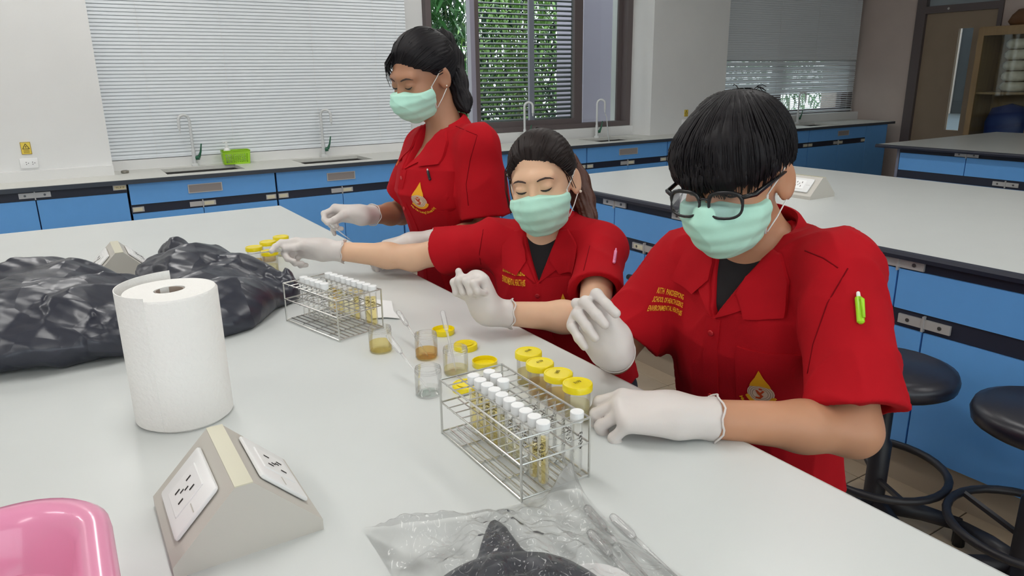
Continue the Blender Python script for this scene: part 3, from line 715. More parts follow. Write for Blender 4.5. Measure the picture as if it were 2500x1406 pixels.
def sdf_mesh(fn, lo, hi, h, project=True):
    """surface nets over a sparse block grid"""
    B = 8; lo = np.array(lo, float); hi = np.array(hi, float)
    nb = np.maximum(1, np.ceil((hi-lo)/(h*B)).astype(int))
    g = np.stack(np.meshgrid(*[np.arange(n) for n in nb], indexing='ij'), -1).reshape(-1, 3)
    cen = (lo+(g+0.5)*h*B).astype(F)
    dist = np.concatenate([fn(c) for c in np.array_split(cen, max(1, len(cen)//60000))])
    act = g[np.abs(dist) < h*B*0.87*1.35+0.008]
    loc = np.stack(np.meshgrid(*[np.arange(B+1)]*3, indexing='ij'), -1).reshape(-1, 3)
    V = []; VID = []; Q = []
    K = 1 << 20
    pack = lambda i: (i[:, 0].astype(np.int64)*K+i[:, 1])*K+i[:, 2]
    chunks = [c for c in np.array_split(act, max(1, len(act)//150)) if len(c)]
    evals = POOL.map(lambda c: fn((lo+(c[:, None, :]*B+loc[None])*h).astype(F).reshape(-1, 3)), chunks)
    for ch, Dl in zip(chunks, evals):
        gi = ch[:, None, :]*B+loc[None]
        D = Dl.reshape(len(ch), B+1, B+1, B+1); Pn = gi.reshape(len(ch), B+1, B+1, B+1, 3)
        s = D < 0
        cs = sum(s[:, a:B+a, b:B+b, c:B+c].astype(np.int8) for a in (0, 1) for b in (0, 1) for c in (0, 1))
        m = (cs > 0) & (cs < 8)
        idx = np.argwhere(m)
        if len(idx) == 0: continue
        acc = np.zeros((len(idx), 3)); cnt = np.zeros(len(idx))
        bi, xi, yi, zi = idx.T
        for ax in range(3):
            for u in (0, 1):
                for v in (0, 1):
                    o = [0, 0, 0]; oth = [k for k in range(3) if k != ax]; o[oth[0]] = u; o[oth[1]] = v; e = list(o); e[ax] = 1
                    d0 = D[bi, xi+o[0], yi+o[1], zi+o[2]]; d1 = D[bi, xi+e[0], yi+e[1], zi+e[2]]
                    c = (d0 < 0) != (d1 < 0); t = np.where(c, d0/(d0-d1+1e-12), 0)
                    p = np.stack([np.full(len(idx), float(o[k])) for k in range(3)], 1); p[:, ax] += t
                    acc[c] += p[c]; cnt[c] += 1
        cell = Pn[bi, xi, yi, zi]
        V.append(lo+(cell+acc/cnt[:, None])*h); VID.append(pack(cell+1))
        for ax in range(3):
            sl0 = [slice(None)]+[slice(0, B)]*3; sl1 = [slice(None)]+[slice(0, B)]*3; sl1[ax+1] = slice(1, B+1)
            a = s[tuple(sl0)]; b = s[tuple(sl1)]; ei = np.argwhere(a != b)
            if len(ei) == 0: continue
            gp = Pn[ei[:, 0], ei[:, 1], ei[:, 2], ei[:, 3]]+1; ins = a[ei[:, 0], ei[:, 1], ei[:, 2], ei[:, 3]]
            u = np.zeros(3, int); v = np.zeros(3, int); u[(ax+1) % 3] = 1; v[(ax+2) % 3] = 1
            q = np.stack([pack(gp), pack(gp-u), pack(gp-u-v), pack(gp-v)], 1)
            q[~ins] = q[~ins][:, ::-1]; Q.append(q)
    V = np.concatenate(V); ids = np.concatenate(VID); q = np.concatenate(Q)
    o = np.argsort(ids); ids = ids[o]; V = V[o]
    j = np.searchsorted(ids, q); j = np.minimum(j, len(ids)-1); ok = (ids[j] == q).all(1); q = j[ok]
    if project:
        e = h*0.4
        def snap(Vc):
            Vf = Vc.astype(F); d = fn(Vf)
            G = np.stack([fn(Vf+A3([e if k == i else 0 for k in range(3)]))-d for i in range(3)], 1)/e
            return Vc-np.clip(d/np.maximum((G*G).sum(1), 0.2), -h, h)[:, None]*G
        V = np.concatenate(list(POOL.map(snap, np.array_split(V, max(1, len(V)//20000)))))
    return V, q
def sdf_obj(name, fn, lo, hi, h, m, parent=None, smooth=True, origin=None):
    V, q = sdf_mesh(fn, lo, hi, h)
    if origin is not None: V = V-np.array(origin)
    me = bpy.data.meshes.new(name)
    me.vertices.add(len(V)); me.vertices.foreach_set('co', V.astype(F).ravel())
    me.loops.add(q.size); me.loops.foreach_set('vertex_index', q.astype(np.int32).ravel())
    me.polygons.add(len(q)); me.polygons.foreach_set('loop_start', np.arange(0, q.size, 4, dtype=np.int32))
    me.update(calc_edges=True); me.validate()
    return link(name, me, m, parent, smooth)
_nr = np.random.RandomState(5)
def noise_set(n, f, seed):
    r = np.random.RandomState(seed); K = r.normal(size=(n, 3)); K /= np.linalg.norm(K, axis=1)[:, None]
    return (K*f*r.uniform(0.6, 1.5, (n, 1))).astype(F), r.uniform(0, 6.28, n).astype(F)
def crumple(P, ns):
    K, ph = ns; q = (P@K.T+ph)/np.float32(PI)
    return np.abs(np.mod(q, 2)-1).mean(1)-0.5      # triangle waves: flat facets, sharp folds
def waves(P, ns):
    K, ph = ns; return np.sin(P@K.T+ph).mean(1)

# ================================================================ ON THE BENCH
m_tow = mat('paper_towel', S(240, 239, 236), 0.85, bump=0.5, bscale=130)
m_core = mat('card_core', S(168, 152, 140), 0.8)
t = thing('paper_towel_roll', 'upright white paper towel roll behind the large socket box', 'paper towel', (0.118, 1.19, T))
R_ = 0.069; H_ = 0.212
mb = MB(); prof = [(0.021, 0.0), (R_-0.004, 0.0), (R_, 0.004), (R_, H_-0.004), (R_-0.003, H_), (0.021, H_), (0.021, 0.0)]
n = 64; vs_ = []
for r, z in prof:
    for k in range(n):
        a = 2*PI*k/n; rr = r*(1+(0.012*math.sin(3*a+0.5) if r > 0.03 else 0.10*math.sin(2*a+1))); vs_.append((rr*math.cos(a), rr*math.sin(a), z))
fs_ = []
for i in range(len(prof)-1):
    for k in range(n): fs_.append((i*n+k, i*n+(k+1) % n, (i+1)*n+(k+1) % n, (i+1)*n+k))
mb.add(vs_, fs_); mb.build('towel_layers', m_tow, t, True, 40)
MB().open_lathe([(0.0195, 0.002), (0.0195, H_-0.001), (0.0205, H_-0.001), (0.0205, 0.002)], (0, 0, 0), 32).build('core', m_core, t, True, 40)
# loose end of the outer sheet, standing away from the roll at the back left
pts = []
for k in range(25):
    u = k/24; a = math.radians(232-150*u); r = R_-0.0005+0.034*u**1.7; pts.append((r*math.cos(a), r*math.sin(a)))
mb = MB(); n = len(pts); th = 0.0012
vs_ = []
for (x, y) in pts:
    L_ = math.hypot(x, y); ex, ey = x/L_*th, y/L_*th
    vs_ += [(x, y, 0.004), (x, y, H_+0.006), (x+ex, y+ey, 0.004), (x+ex, y+ey, H_+0.006)]
fs_ = []
for i in range(n-1):
    a = 4*i; c = a+4
    fs_ += [(a, a+1, c+1, c), (a+2, c+2, c+3, a+3), (a+1, a+3, c+3, c+1), (a, c, c+2, a+2)]
fs_ += [(0, 2, 3, 1), (4*n-4, 4*n-3, 4*n-1, 4*n-2)]
mb.add(vs_, fs_).build('loose_sheet', m_tow, t, True, 40)

# ---- pink basin
m_pink = mat('pink_plastic', S(232, 150, 184), 0.22, coat=0.3, sss=0.0)
t = thing('plastic_basin', 'pink plastic basin with a broad rounded rim in the near left corner', 'basin', (-0.205, 0.66, T))
def rrect(hx, hy, r, n=10):
    o = []
    for cx, cy, a0 in ((hx-r, hy-r, 0), (-hx+r, hy-r, 90), (-hx+r, -hy+r, 180), (hx-r, -hy+r, 270)):
        for k in range(n+1):
            a = math.radians(a0+90*k/n); o.append((cx+r*math.cos(a), cy+r*math.sin(a)))
    return o
def loft(rings, close_first=False, close_last=False):
    mb = MB(); n = len(rings[0]); vs_ = [v for r in rings for v in r]; fs_ = []
    for i in range(len(rings)-1):
        for k in range(n): fs_.append((i*n+k, i*n+(k+1) % n, (i+1)*n+(k+1) % n, (i+1)*n+k))
    if close_first: fs_.append(tuple(range(n-1, -1, -1)))
    if close_last: fs_.append(tuple((len(rings)-1)*n+k for k in range(n)))
    return mb.add(vs_, fs_)
hx, hy = 0.195, 0.185
def ring_(ins, z, r=0.085): return [(x, y, z) for x, y in rrect(hx-ins, hy-ins, max(0.01, r-ins*0.6))]
rings = [ring_(0.05, 0.0), ring_(0.045, 0.004), ring_(0.022, 0.078), ring_(0.006, 0.080), ring_(0.0, 0.085), ring_(0.001, 0.094), ring_(0.007, 0.100), ring_(0.020, 0.102), ring_(0.028, 0.098),
         ring_(0.034, 0.086), ring_(0.042, 0.055), ring_(0.047, 0.042), ring_(0.066, 0.039), ring_(0.072, 0.030), ring_(0.078, 0.010), ring_(0.09, 0.005)]
loft(rings, True, True).build('basin_shell', m_pink, t, True, 50)

# ---- clear plastic and liquids
m_clear = clear_mat('clear_plastic', (0.99, 0.99, 0.99, 1), 0.30, 0.06, 0.015, (0.9, 0.9, 0.9, 1))
m_tube = clear_mat('clear_glass', (0.99, 0.99, 0.99, 1), 0.25, 0.04, 0.01, (0.9, 0.9, 0.9, 1))
m_frost = clear_mat('frosted_jar', (0.97, 0.97, 0.96, 1), 0.22, 0.12, 0.09, (0.9, 0.9, 0.88, 1))
m_amber = clear_mat('amber_liquid', (0.96, 0.82, 0.50, 1), 0.12, 0.08, 0.08, S(226, 178, 90))
m_yliq = clear_mat('yellow_liquid', (0.97, 0.91, 0.64, 1), 0.12, 0.08, 0.14, S(236, 214, 120))
m_pale = clear_mat('pale_liquid', (0.985, 0.96, 0.80, 1), 0.12, 0.08, 0.05, S(236, 226, 180))
m_water = clear_mat('clear_liquid', (0.992, 0.992, 0.985, 1), 0.2, 0.05, 0.01)
m_lid = mat('yellow_lid', S(244, 222, 20), 0.28, coat=0.2)
m_cap = mat('white_cap', S(240, 241, 242), 0.4)
LIQ = dict(amber=m_amber, yellow=m_yliq, pale=m_pale, water=m_water)
def lid_mesh(r=0.0238, h=0.011):
    mb = MB(); n = 32
    prof = [(0.0, h-0.001), (r-0.004, h-0.001), (r-0.003, h), (r-0.001, h), (r, h-0.0015), (r, 0.0), (r-0.0015, 0.0), (r-0.0015, h-0.003), (0.0, h-0.003)]
    mb.lathe(prof, (0, 0, 0), n); return mb
def jar(label, x, y, liq, lvl, h=0.056, r=0.0205, lid=True, scribble=None, m=None, group=None, tilt=None):
    t = thing('specimen_jar', label, 'jar', (x, y, T), rnd.uniform(0, 1), group)
    w_ = 0.0012
    MB().open_lathe([(0, 0.0), (r-0.002, 0.0), (r, 0.002), (r, h-0.006), (r+0.0008, h-0.005), (r+0.0008, h)], (0, 0, 0), 32).build('jar_wall', m or m_frost, t, True, 40)
    if liq: MB().lathe([(0, 0.0022), (r-w_-0.0003, 0.0022), (r-w_-0.0003, lvl), (0, lvl)], (0, 0, 0), 28).build('liquid', LIQ[liq], t, True, 40)
    if lid:
        l = lid_mesh(); l.v = [(a, b_, c_+h-0.007) for a, b_, c_ in l.v]; lo_ = l.build('lid', m_lid, t, True, 40)
        if scribble:
            sq = MB(); q0 = int(scribble)
            for j in range(4):
                sq.tube([(-0.004+j*0.0035+0.0016*math.sin(i*2.3+j+q0), 0.002+0.0035*math.sin(i*1.7+j*2+q0), h-0.007+0.0113) for i in range(5)], 0.0003, 4)
            sq.build('marker_writing', mat('marker_ink', S(110, 96, 20), 0.6), lo_)
    return t
jar('yellow-lidded jar of pale yellow liquid, farthest of the row of four', 0.646, 0.985, 'yellow', 0.024, scribble='24', group='row of four yellow-lidded jars')
jar('yellow-lidded jar of amber liquid, second farthest of the row of four', 0.634, 0.932, 'amber', 0.026, scribble='25', group='row of four yellow-lidded jars')
jar('yellow-lidded jar of amber liquid, second nearest of the row of four', 0.634, 0.879, 'amber', 0.027, scribble='26', group='row of four yellow-lidded jars')
jar('yellow-lidded jar beside the gloved hand, nearest of the row of four', 0.635, 0.829, 'pale', 0.028, scribble='27', group='row of four yellow-lidded jars')
jar('distant yellow-lidded jar of amber liquid at the left of the far group', 0.446, 2.12, 'amber', 0.022, group='far yellow-lidded jars')
jar('distant yellow-lidded jar half hidden behind the left jar of the far group', 0.498, 2.17, 'amber', 0.022, group='far yellow-lidded jars')
jar('distant yellow-lidded jar behind the outstretched glove', 0.55, 2.22, 'pale', 0.022, group='far yellow-lidded jars')
jar('distant yellow-lidded jar of pale liquid below the outstretched pipette', 0.470, 2.04, 'pale', 0.02, group='far yellow-lidded jars')
def cup(label, x, y, liq, lvl, h=0.05, r=0.0235):
    t = thing('open_jar', label, 'jar', (x, y, T), 0, 'open clear jars without lids')
    w_ = 0.0011
    prof = [(0, 0.0), (r-0.003, 0.0), (r-0.0008, 0.003), (r-0.0005, h*0.75), (r-0.0015, h*0.82), (r-0.0015, h-0.002), (r-0.002, h)]
    MB().open_lathe(prof, (0, 0, 0), 36).build('jar_wall', m_clear, t, True, 40)
    mb = MB()
    for z in (h*0.85, h*0.91): mb.tube([((r-0.0012)*math.cos(2*PI*k/36), (r-0.0012)*math.sin(2*PI*k/36), z) for k in range(36)], 0.0007, 5, False, True)
    mb.tube([((r-0.0022)*math.cos(2*PI*k/36), (r-0.0022)*math.sin(2*PI*k/36), h) for k in range(36)], 0.0008, 5, False, True)
    mb.build('rim_thread', m_tube, t, True)
    MB().lathe([(0, 0.0035), (r-w_-0.0014, 0.0035), (r-w_-0.0009, lvl), (0, lvl)], (0, 0, 0), 28).build('liquid', LIQ[liq], t, True, 40)
    return t
cup('open clear jar of yellow liquid in front of the far tube rack', 0.489, 1.280, 'yellow', 0.020)
cup('open clear jar of amber liquid with a pipette leaning into it', 0.549, 1.196, 'amber', 0.017, r=0.0225)
cup('open clear jar with a pipette standing upright in it', 0.560, 1.096, 'pale', 0.012)
cup('open clear jar of colourless liquid left of the near tube rack', 0.478, 1.040, 'water', 0.012)
def loose_lid(label, x, y, up=True, tilt=0.0, az=0.0, dz=0.0):
    t = thing('jar_lid', label, 'lid', (x, y, T+dz), az, 'loose yellow jar lids'); t.rotation_euler = (tilt, 0, az)
    l = lid_mesh()
    if not up: l.v = [(a, -b_, 0.011-c_) for a, b_, c_ in l.v]
    l.build('lid_shell', m_lid, t, True, 40)
    MB().lathe([(0, 0.0112), (0.015, 0.0112), (0.015, 0.0116), (0.012, 0.0116), (0.012, 0.0113), (0, 0.0113)] if up else [(0, 0.0031), (0.0195, 0.0031), (0.0195, 0.0033), (0, 0.0033)], (0, 0, 0), 24).build('inner_disc', m_lid, t, True, 40)
loose_lid('loose yellow lid behind the amber open jar', 0.638, 1.300, False)
loose_lid('loose yellow lid lying upside down in front of the row of four jars', 0.622, 1.098, False)
loose_lid('loose yellow lid seen through the left end of the near rack', 0.540, 1.022, True, 0.0, 0.4)
loose_lid('loose yellow lid peeping out behind the jar with the upright pipette', 0.634, 1.195, True)

# ---- tubes and racks
def tube_proto(liq, lvl, cap, seed):
    r, h = 0.0078, 0.084
    t = thing('test_tube', 'tube', 'test tube', (0, 0, 0))
    pr = [(0, 0.0), (0.004, 0.0009), (0.0068, 0.003), (r, 0.0065), (r, h-0.001), (r+0.0003, h)]
    MB().open_lathe(pr, (0, 0, 0), 18).build('glass_wall', m_tube, t, True, 50)
    if liq: MB().lathe([(0, 0.0014), (0.0055, 0.0038), (r-0.0011, 0.0068), (r-0.0011, lvl), (0, lvl)], (0, 0, 0), 14).build('liquid', LIQ[liq], t, True, 50)
    if cap:
        n = 24; prf = [(0.0092, h-0.006), (0.0092, h+0.0065), (0.0085, h+0.0072), (0.0, h+0.0072)]
        MB().lathe([(0, h-0.006)]+prf, (0, 0, 0), n).build('cap', m_cap, t, True, 40)
    rr = random.Random(seed); sc = MB()
    for q in range(5):   # marker writing down the wall
        z = h*0.74-q*0.0052; pts = []
        for i in range(6):
            a = -2.2+0.25*math.sin(i*2.1+q*1.7+seed); pts.append(((r+0.0002)*math.cos(a+0.12*i), (r+0.0002)*math.sin(a+0.12*i), z+0.0022*math.sin(i*2.6+q+seed)))
        sc.tube(pts, 0.00035, 4)
    sc.build('marker_writing', m_ink, t)
    return t
PROT = {}
def put_tube(key, loc, label, group, az):
    if key not in PROT:
        t = tube_proto(key[0], key[1], key[2], len(PROT)); PROT[key] = t
    else: t = copy_tree(PROT[key])
    t.location = loc; t.rotation_euler = (0, 0, az); t['label'] = label; t['group'] = group
def rack(label, o, az, L, W_, nx, ny):
    """o = near-left corner; long side runs along local +y"""
    t = thing('test_tube_rack', label, 'rack', (o[0], o[1], T), az); H_ = 0.088; r = 0.0015; f = r
    fr = MB()
    for x in (0, W_):
        for y in (0, L): fr.tube([(x, y, 0.0), (x, y, H_)], 0.0018, 6)
    for z in (0.0035, H_): 
        fr.tube([(0, 0, z), (W_, 0, z), (W_, L, z), (0, L, z)], 0.0017, 6, False, True)
    fr.build('frame', m_steel, t)
    for z, nm in ((H_, 'top_grid'), (0.052, 'middle_grid')):
        g = MB()
        if z < H_: g.tube([(0, 0, z), (W_, 0, z), (W_, L, z), (0, L, z)], 0.0016, 6, False, True)
        for k in range(1, ny): g.tube([(W_*k/ny, 0, z), (W_*k/ny, L, z)], 0.0012, 5)
        for k in range(1, nx): g.tube([(0, L*k/nx, z-0.0024), (W_, L*k/nx, z-0.0024)], 0.0010, 5)
        g.build(nm, m_steel, t)
    b_ = MB()
    for k in range(1, 9): b_.tube([(W_*k/9, 0, 0.0045), (W_*k/9, L, 0.0045)], 0.0013, 5)
    for k in range(1, 4): b_.tube([(0, L*k/4, 0.0022), (W_, L*k/4, 0.0022)], 0.0012, 5)
    b_.build('base_wires', m_steel, t)
    return lambda u, v: (o[0]+v*math.cos(az)-u*math.sin(az), o[1]+v*math.sin(az)+u*math.cos(az), T+0.0062)
ord_ = ['nearest', 'second', 'third', 'fourth', 'fifth', 'sixth', 'seventh', 'eighth', 'ninth', 'tenth']
NL, NW = 0.222, 0.108
at2 = rack('near chrome wire test tube rack in front of the man', (0.433, 0.679), 0.0, NL, NW, 11, 4)
front = [('yellow', 0.068), ('yellow', 0.050), ('water', 0.030), ('pale', 0.040), ('pale', 0.045), ('pale', 0.056), ('yellow', 0.062), ('yellow', 0.064), ('yellow', 0.066), ('yellow', 0.0665)]
for i, (lq, lv) in enumerate(front):
    put_tube((lq, lv, True), at2(NL/11*(i+0.5), NW/4*1.5), 'white-capped tube of %s liquid, %s in the long row of the near rack' % ({'water': 'clear'}.get(lq, lq), ord_[i]), 'capped tubes in the near rack', rnd.uniform(-0.6, 0.6))
for j, i in enumerate((7, 8, 9)):
    put_tube(('water', 0.030, True), at2(NL/11*(i+0.5), NW/4*2.5), 'white-capped clear tube behind the long row, %s of three' % ord_[j], 'capped tubes in the near rack', rnd.uniform(-.6, .6))
for i in (1, 2, 3, 4, 5):
    put_tube(('water', 0.045, False), at2(NL/11*(i+0.5), NW/4*3.5), 'uncapped clear tube in the outer row of the near rack, %s from the near end' % ord_[i-1], 'uncapped tubes in the near rack', rnd.uniform(-.6, .6)+0.3)
put_tube(('water', 0.038, True), at2(NL/11*0.5, NW/4*3.5), 'single white-capped clear tube at the corner of the near rack by the glove', 'capped tubes in the near rack', 0.4)
FL, FW = 0.205, 0.112; faz = math.radians(15)
at1 = rack('far chrome wire test tube rack beside the black bags', (0.437, 1.375), faz, FL, FW, 10, 4)
for i in range(5):
    put_tube(('water', 0.030, True), at1(FL/10*(5.5+i-0.3), FW/4*1.5), 'white-capped clear tube, %s of the short row in the far rack' % ord_[i], 'capped tubes in the far rack', rnd.uniform(-.6, .6))
far = [('yellow', 0.066), ('yellow', 0.062), ('water', 0.05), ('yellow', 0.058), ('pale', 0.04), ('pale', 0.05), ('yellow', 0.06), ('amber', 0.06), ('pale', 0.06)]
for i, (lq, lv) in enumerate(far):
    put_tube((lq, lv, True), at1(FL/10*(i+0.5), FW/4*3.5), 'white-capped tube of %s liquid, %s of the long row in the far rack' % ({'water': 'clear'}.get(lq, lq), ord_[i]), 'capped tubes in the far rack', rnd.uniform(-.6, .6))

# ---- transfer pipettes
m_pip = clear_mat('pipette_plastic', (0.985, 0.985, 0.985, 1), 0.34, 0.08, 0.22, (0.97, 0.97, 0.97, 1))
def pipette(label, tip, bulb, scale=1.0):
    a = Vector(tip); b_ = Vector(bulb); d = b_-a; L = d.length
    t = thing('pipette', label, 'pipette', tuple(a), 0, 'plastic transfer pipettes')
    P_ = lambda u: d*u
    MB().tube([P_(0), P_(0.12), P_(0.5), P_(0.66)], [0.0009*scale, 0.0016*scale, 0.0022*scale, 0.0024*scale], 10).build('stem', m_pip, t, True)
    MB().tube([P_(0.66), P_(0.69), P_(0.72), P_(0.95), P_(0.985), P_(1.0)], [0.0024*scale, 0.0042*scale, 0.0052*scale, 0.0052*scale, 0.0042*scale, 0.001], 12).build('bulb', m_pip, t, True)
    return t
pipette('clear plastic pipette standing upright in an open jar', (0.558, 1.092, T+0.005), (0.572, 1.167, 0.88))
pipette('clear plastic pipette leaning in the amber jar', (0.548, 1.188, T+0.006), (0.545, 1.318, 0.843))
pipette('clear plastic pipette leaning out of the colourless jar toward the far rack', (0.478, 1.034, T+0.006), (0.456, 1.158, 0.858))
pipette('clear plastic pipette lying at the near edge, nearest the clear bag', (0.462, 0.47, T+0.0055), (0.490, 0.620, T+0.0055))
pipette('clear plastic pipette lying at the near edge, farthest right', (0.487, 0.44, T+0.0055), (0.504, 0.588, T+0.0055))
pipette('clear plastic pipette half under the clear bag at the near edge', (0.440, 0.43, T+0.0055), (0.462, 0.578, T+0.0055))

# ---- tissue, tape ring
m_tis = mat('tissue_paper', S(240, 241, 242), 0.8)
def sheet(name, label, poly, th, m, cat, seed, sub=10, amp=0.004, z=T):
    bm = bmesh.new(); vs2 = [bm.verts.new((x, y, z)) for x, y in poly]; f = bm.faces.new(vs2)
    bmesh.ops.triangulate(bm, faces=[f]); bmesh.ops.subdivide_edges(bm, edges=bm.edges[:], cuts=sub, use_grid_fill=True)
    ns = noise_set(6, 60, seed)
    for v in bm.verts:
        v.co.z = z+0.0008+amp*max(0, 0.5+float(waves(A3([[v.co.x, v.co.y, 0]]), ns)[0]))
    g = bmesh.ops.extrude_face_region(bm, geom=bm.faces[:])
    for v in [e for e in g['geom'] if isinstance(e, bmesh.types.BMVert)]: v.co.z += th
    bmesh.ops.recalc_face_normals(bm, faces=bm.faces[:])
    me = bpy.data.meshes.new(name); bm.to_mesh(me); bm.free()
    return tag(link(name, me, m, None, True, 40), label, cat)
sheet('tissue', 'crumpled white tissue behind the far rack', [(0.548, 1.47), (0.575, 1.46), (0.598, 1.435), (0.61, 1.50), (0.635, 1.57), (0.60, 1.62), (0.568, 1.60)], 0.001, m_tis, 'tissue', 3)
o = MB().tube([(0.585+0.017*math.cos(2*PI*k/24), 1.69+0.017*math.sin(2*PI*k/24), T+0.007) for k in range(24)], 0.0065, 8, False, True).build('tape_ring', mat('tape_tan', S(200, 186, 140), 0.5), None, True)
tag(o, 'small tan ring lying on the bench behind the far rack', 'ring')

# ---- black refuse bags
def add_creases(m, scale, strength):
    nt = m.node_tree; b = nt.nodes['Principled BSDF']
    tc = nt.nodes.new('ShaderNodeTexCoord'); nz = nt.nodes.new('ShaderNodeTexNoise'); nz.inputs['Scale'].default_value = scale*0.5; nz.inputs['Detail'].default_value = 3
    mx = nt.nodes.new('ShaderNodeMix'); mx.data_type = 'VECTOR'; mx.inputs['Factor'].default_value = 0.12
    nt.links.new(tc.outputs['Object'], nz.inputs['Vector']); nt.links.new(tc.outputs['Object'], mx.inputs[4]); nt.links.new(nz.outputs['Color'], mx.inputs[5])
    bn = None
    for sc_, st in ((scale, strength), (scale*2.3, strength*0.7)):
        vo = nt.nodes.new('ShaderNodeTexVoronoi'); vo.feature = 'F1'; vo.inputs['Scale'].default_value = sc_
        nt.links.new(mx.outputs[1], vo.inputs['Vector'])
        bp = nt.nodes.new('ShaderNodeBump'); bp.inputs['Strength'].default_value = st; bp.inputs['Distance'].default_value = 0.6/sc_
        nt.links.new(vo.outputs['Distance'], bp.inputs['Height'])
        if bn is not None: nt.links.new(bn, bp.inputs['Normal'])
        bn = bp.outputs['Normal']
    nt.links.new(bn, b.inputs['Normal'])
m_bag = mat('black_bin_bag', S(40, 43, 56), 0.32, spec=0.6)
add_creases(m_bag, 6, 0.22)
n1 = noise_set(3, 20, 11); n2 = noise_set(3, 55, 12); nf_ = noise_set(4, 150, 13)
def bag1(P):
    d = sd_ell(P, (-0.19, 1.80, T+0.055), (0.30, 0.25, 0.085))
    d = smin(d, sd_cone(P, (-0.20, 1.92, T+0.09), (0.08, 1.80, T+0.045), 0.065, 0.045), 0.06)
    d = smin(d, sd_ell(P, (-0.06, 1.66, T+0.045), (0.20, 0.16, 0.075)), 0.06)
    P2 = P+0.02*np.sin(P[:, [1, 2, 0]]*17); d = d+0.060*crumple(P2, n1)+0.034*crumple(P2, n2)+0.006*crumple(P, nf_)
    return smax(d, (T+0.001)-P[:, 2], 0.01)
o = sdf_obj('bin_bag', bag1, (-0.56, 1.40, T-0.02), (0.22, 2.15, T+0.24), 0.0045, m_bag)
tag(o, 'big crumpled black plastic bag at the left edge of the bench', 'plastic bag', 'black plastic bags')
n3 = noise_set(3, 20, 21); n4 = noise_set(3, 55, 22)
def bag2(P):
    d = sd_cone(P, (0.232, 2.10, T+0.075), (0.30, 1.92, T+0.045), 0.045, 0.060)
    d = smin(d, sd_cone(P, (0.30, 1.92, T+0.045), (0.435, 1.72, T+0.032), 0.060, 0.042), 0.06)
    d = smin(d, sd_ell(P, (0.26, 1.73, T+0.03), (0.15, 0.19, 0.075)), 0.06)
    d = smin(d, sd_ell(P, (0.20, 1.90, T+0.035), (0.09, 0.12, 0.075)), 0.06)
    P2 = P+0.02*np.sin(P[:, [1, 2, 0]]*17); d = d+0.056*crumple(P2, n3)+0.032*crumple(P2, n4)+0.006*crumple(P, nf_)
    return smax(d, (T+0.001)-P[:, 2], 0.01)
o = sdf_obj('bin_bag', bag2, (-0.02, 1.45, T-0.02), (0.54, 2.32, T+0.22), 0.0045, m_bag)
tag(o, 'crumpled black plastic bag between the paper towel roll and the far rack', 'plastic bag', 'black plastic bags')
n5 = noise_set(5, 60, 31); n6 = noise_set(7, 130, 32)
def bag3(P):
    d = sd_ell(P, (0.312, 0.505, T+0.0), (0.108, 0.095, 0.042))
    q = P.copy(); q[:, 2] = T+(q[:, 2]-T)*3
    d = smin(d, sd_cone(q, (0.335, 0.555, T+0.012), (0.384, 0.668, T+0.006), 0.042, 0.004)*0.85, 0.012)
    d = d+0.006*crumple(P, n5)+0.003*crumple(P, n6)
    return smax(d, (T+0.001)-P[:, 2], 0.006)
o = sdf_obj('bin_bag', bag3, (0.19, 0.35, T-0.02), (0.48, 0.70, T+0.09), 0.003, m_bag)
tag(o, 'small folded black plastic bag under clear film at the near edge', 'plastic bag', 'black plastic bags')
o = MB().lathe([(0, 0.0), (0.040, 0.0), (0.046, 0.004), (0.047, 0.010), (0.044, 0.014), (0, 0.015)], (0.398, 0.484, T), 40).build('white_disc', m_white, None, True, 50)
tag(o, 'white disc half covered by clear film at the bottom edge', 'disc')
# clear film bag, crumpled over the small black bag
m_film = clear_mat('clear_film', (0.994, 0.994, 0.994, 1), 0.42, 0.07, 0.02, (0.95, 0.95, 0.95, 1), 1.4)
nx_, ny_ = 190, 170; na = noise_set(4, 60, 41); nb_ = noise_set(5, 190, 42); nc_ = noise_set(5, 22, 43)
gx, gy = np.meshgrid(np.linspace(0, 1, nx_), np.linspace(0, 1, ny_), indexing='ij')
Pq = np.stack([0.235+0.27*gx.ravel()+0.0*gy.ravel(), 0.38+0.345*gy.ravel()-0.075*gx.ravel(), np.zeros(gx.size)], 1).astype(F)
Pq[:, 0] += 0.02*waves(Pq, nc_); Pq[:, 1] += 0.015*waves(Pq[:, [1, 0, 2]], nc_)
bz = 0.046*np.exp(-(((Pq[:, 0]-0.32)/0.115)**2+((Pq[:, 1]-0.505)/0.10)**2)**1.5)+0.012*np.exp(-(((Pq[:, 0]-0.365)/0.04)**2+((Pq[:, 1]-0.63)/0.06)**2))
pk = 0.045*np.exp(-(((Pq[:, 0]-0.475)/0.022)**2+((Pq[:, 1]-0.635)/0.03)**2))+0.028*np.exp(-(((Pq[:, 0]-0.30)/0.06)**2+((Pq[:, 1]-0.68)/0.03)**2))
z_ = T+0.010+bz+pk+0.034*(crumple(Pq, na)+0.25)*0.5+0.022*crumple(Pq, nb_)+0.008*crumple(Pq, noise_set(5, 420, 47))
bndx = np.minimum(np.minimum(gx, 1-gx), np.minimum(gy, 1-gy)).ravel(); z_ = T+0.003+(z_-T)*np.clip(bndx*9+0.12, 0, 1)
zt_ = np.full(len(Pq), T, F)
for zl in np.linspace(T, T+0.075, 38):
    Pt = Pq.copy(); Pt[:, 2] = zl; zt_ = np.where(bag3(Pt) < 0.002, zl, zt_)
Pq[:, 2] = np.maximum(np.maximum(z_, T+0.0025), zt_+0.004)
idx = np.arange(nx_*ny_).reshape(nx_, ny_)
q = np.stack([idx[:-1, :-1], idx[1:, :-1], idx[1:, 1:], idx[:-1, 1:]], -1).reshape(-1, 4)
me = bpy.data.meshes.new('film'); me.from_pydata(Pq.tolist(), [], q.tolist())
o = link('clear_film_bag', me, m_film, None, True)
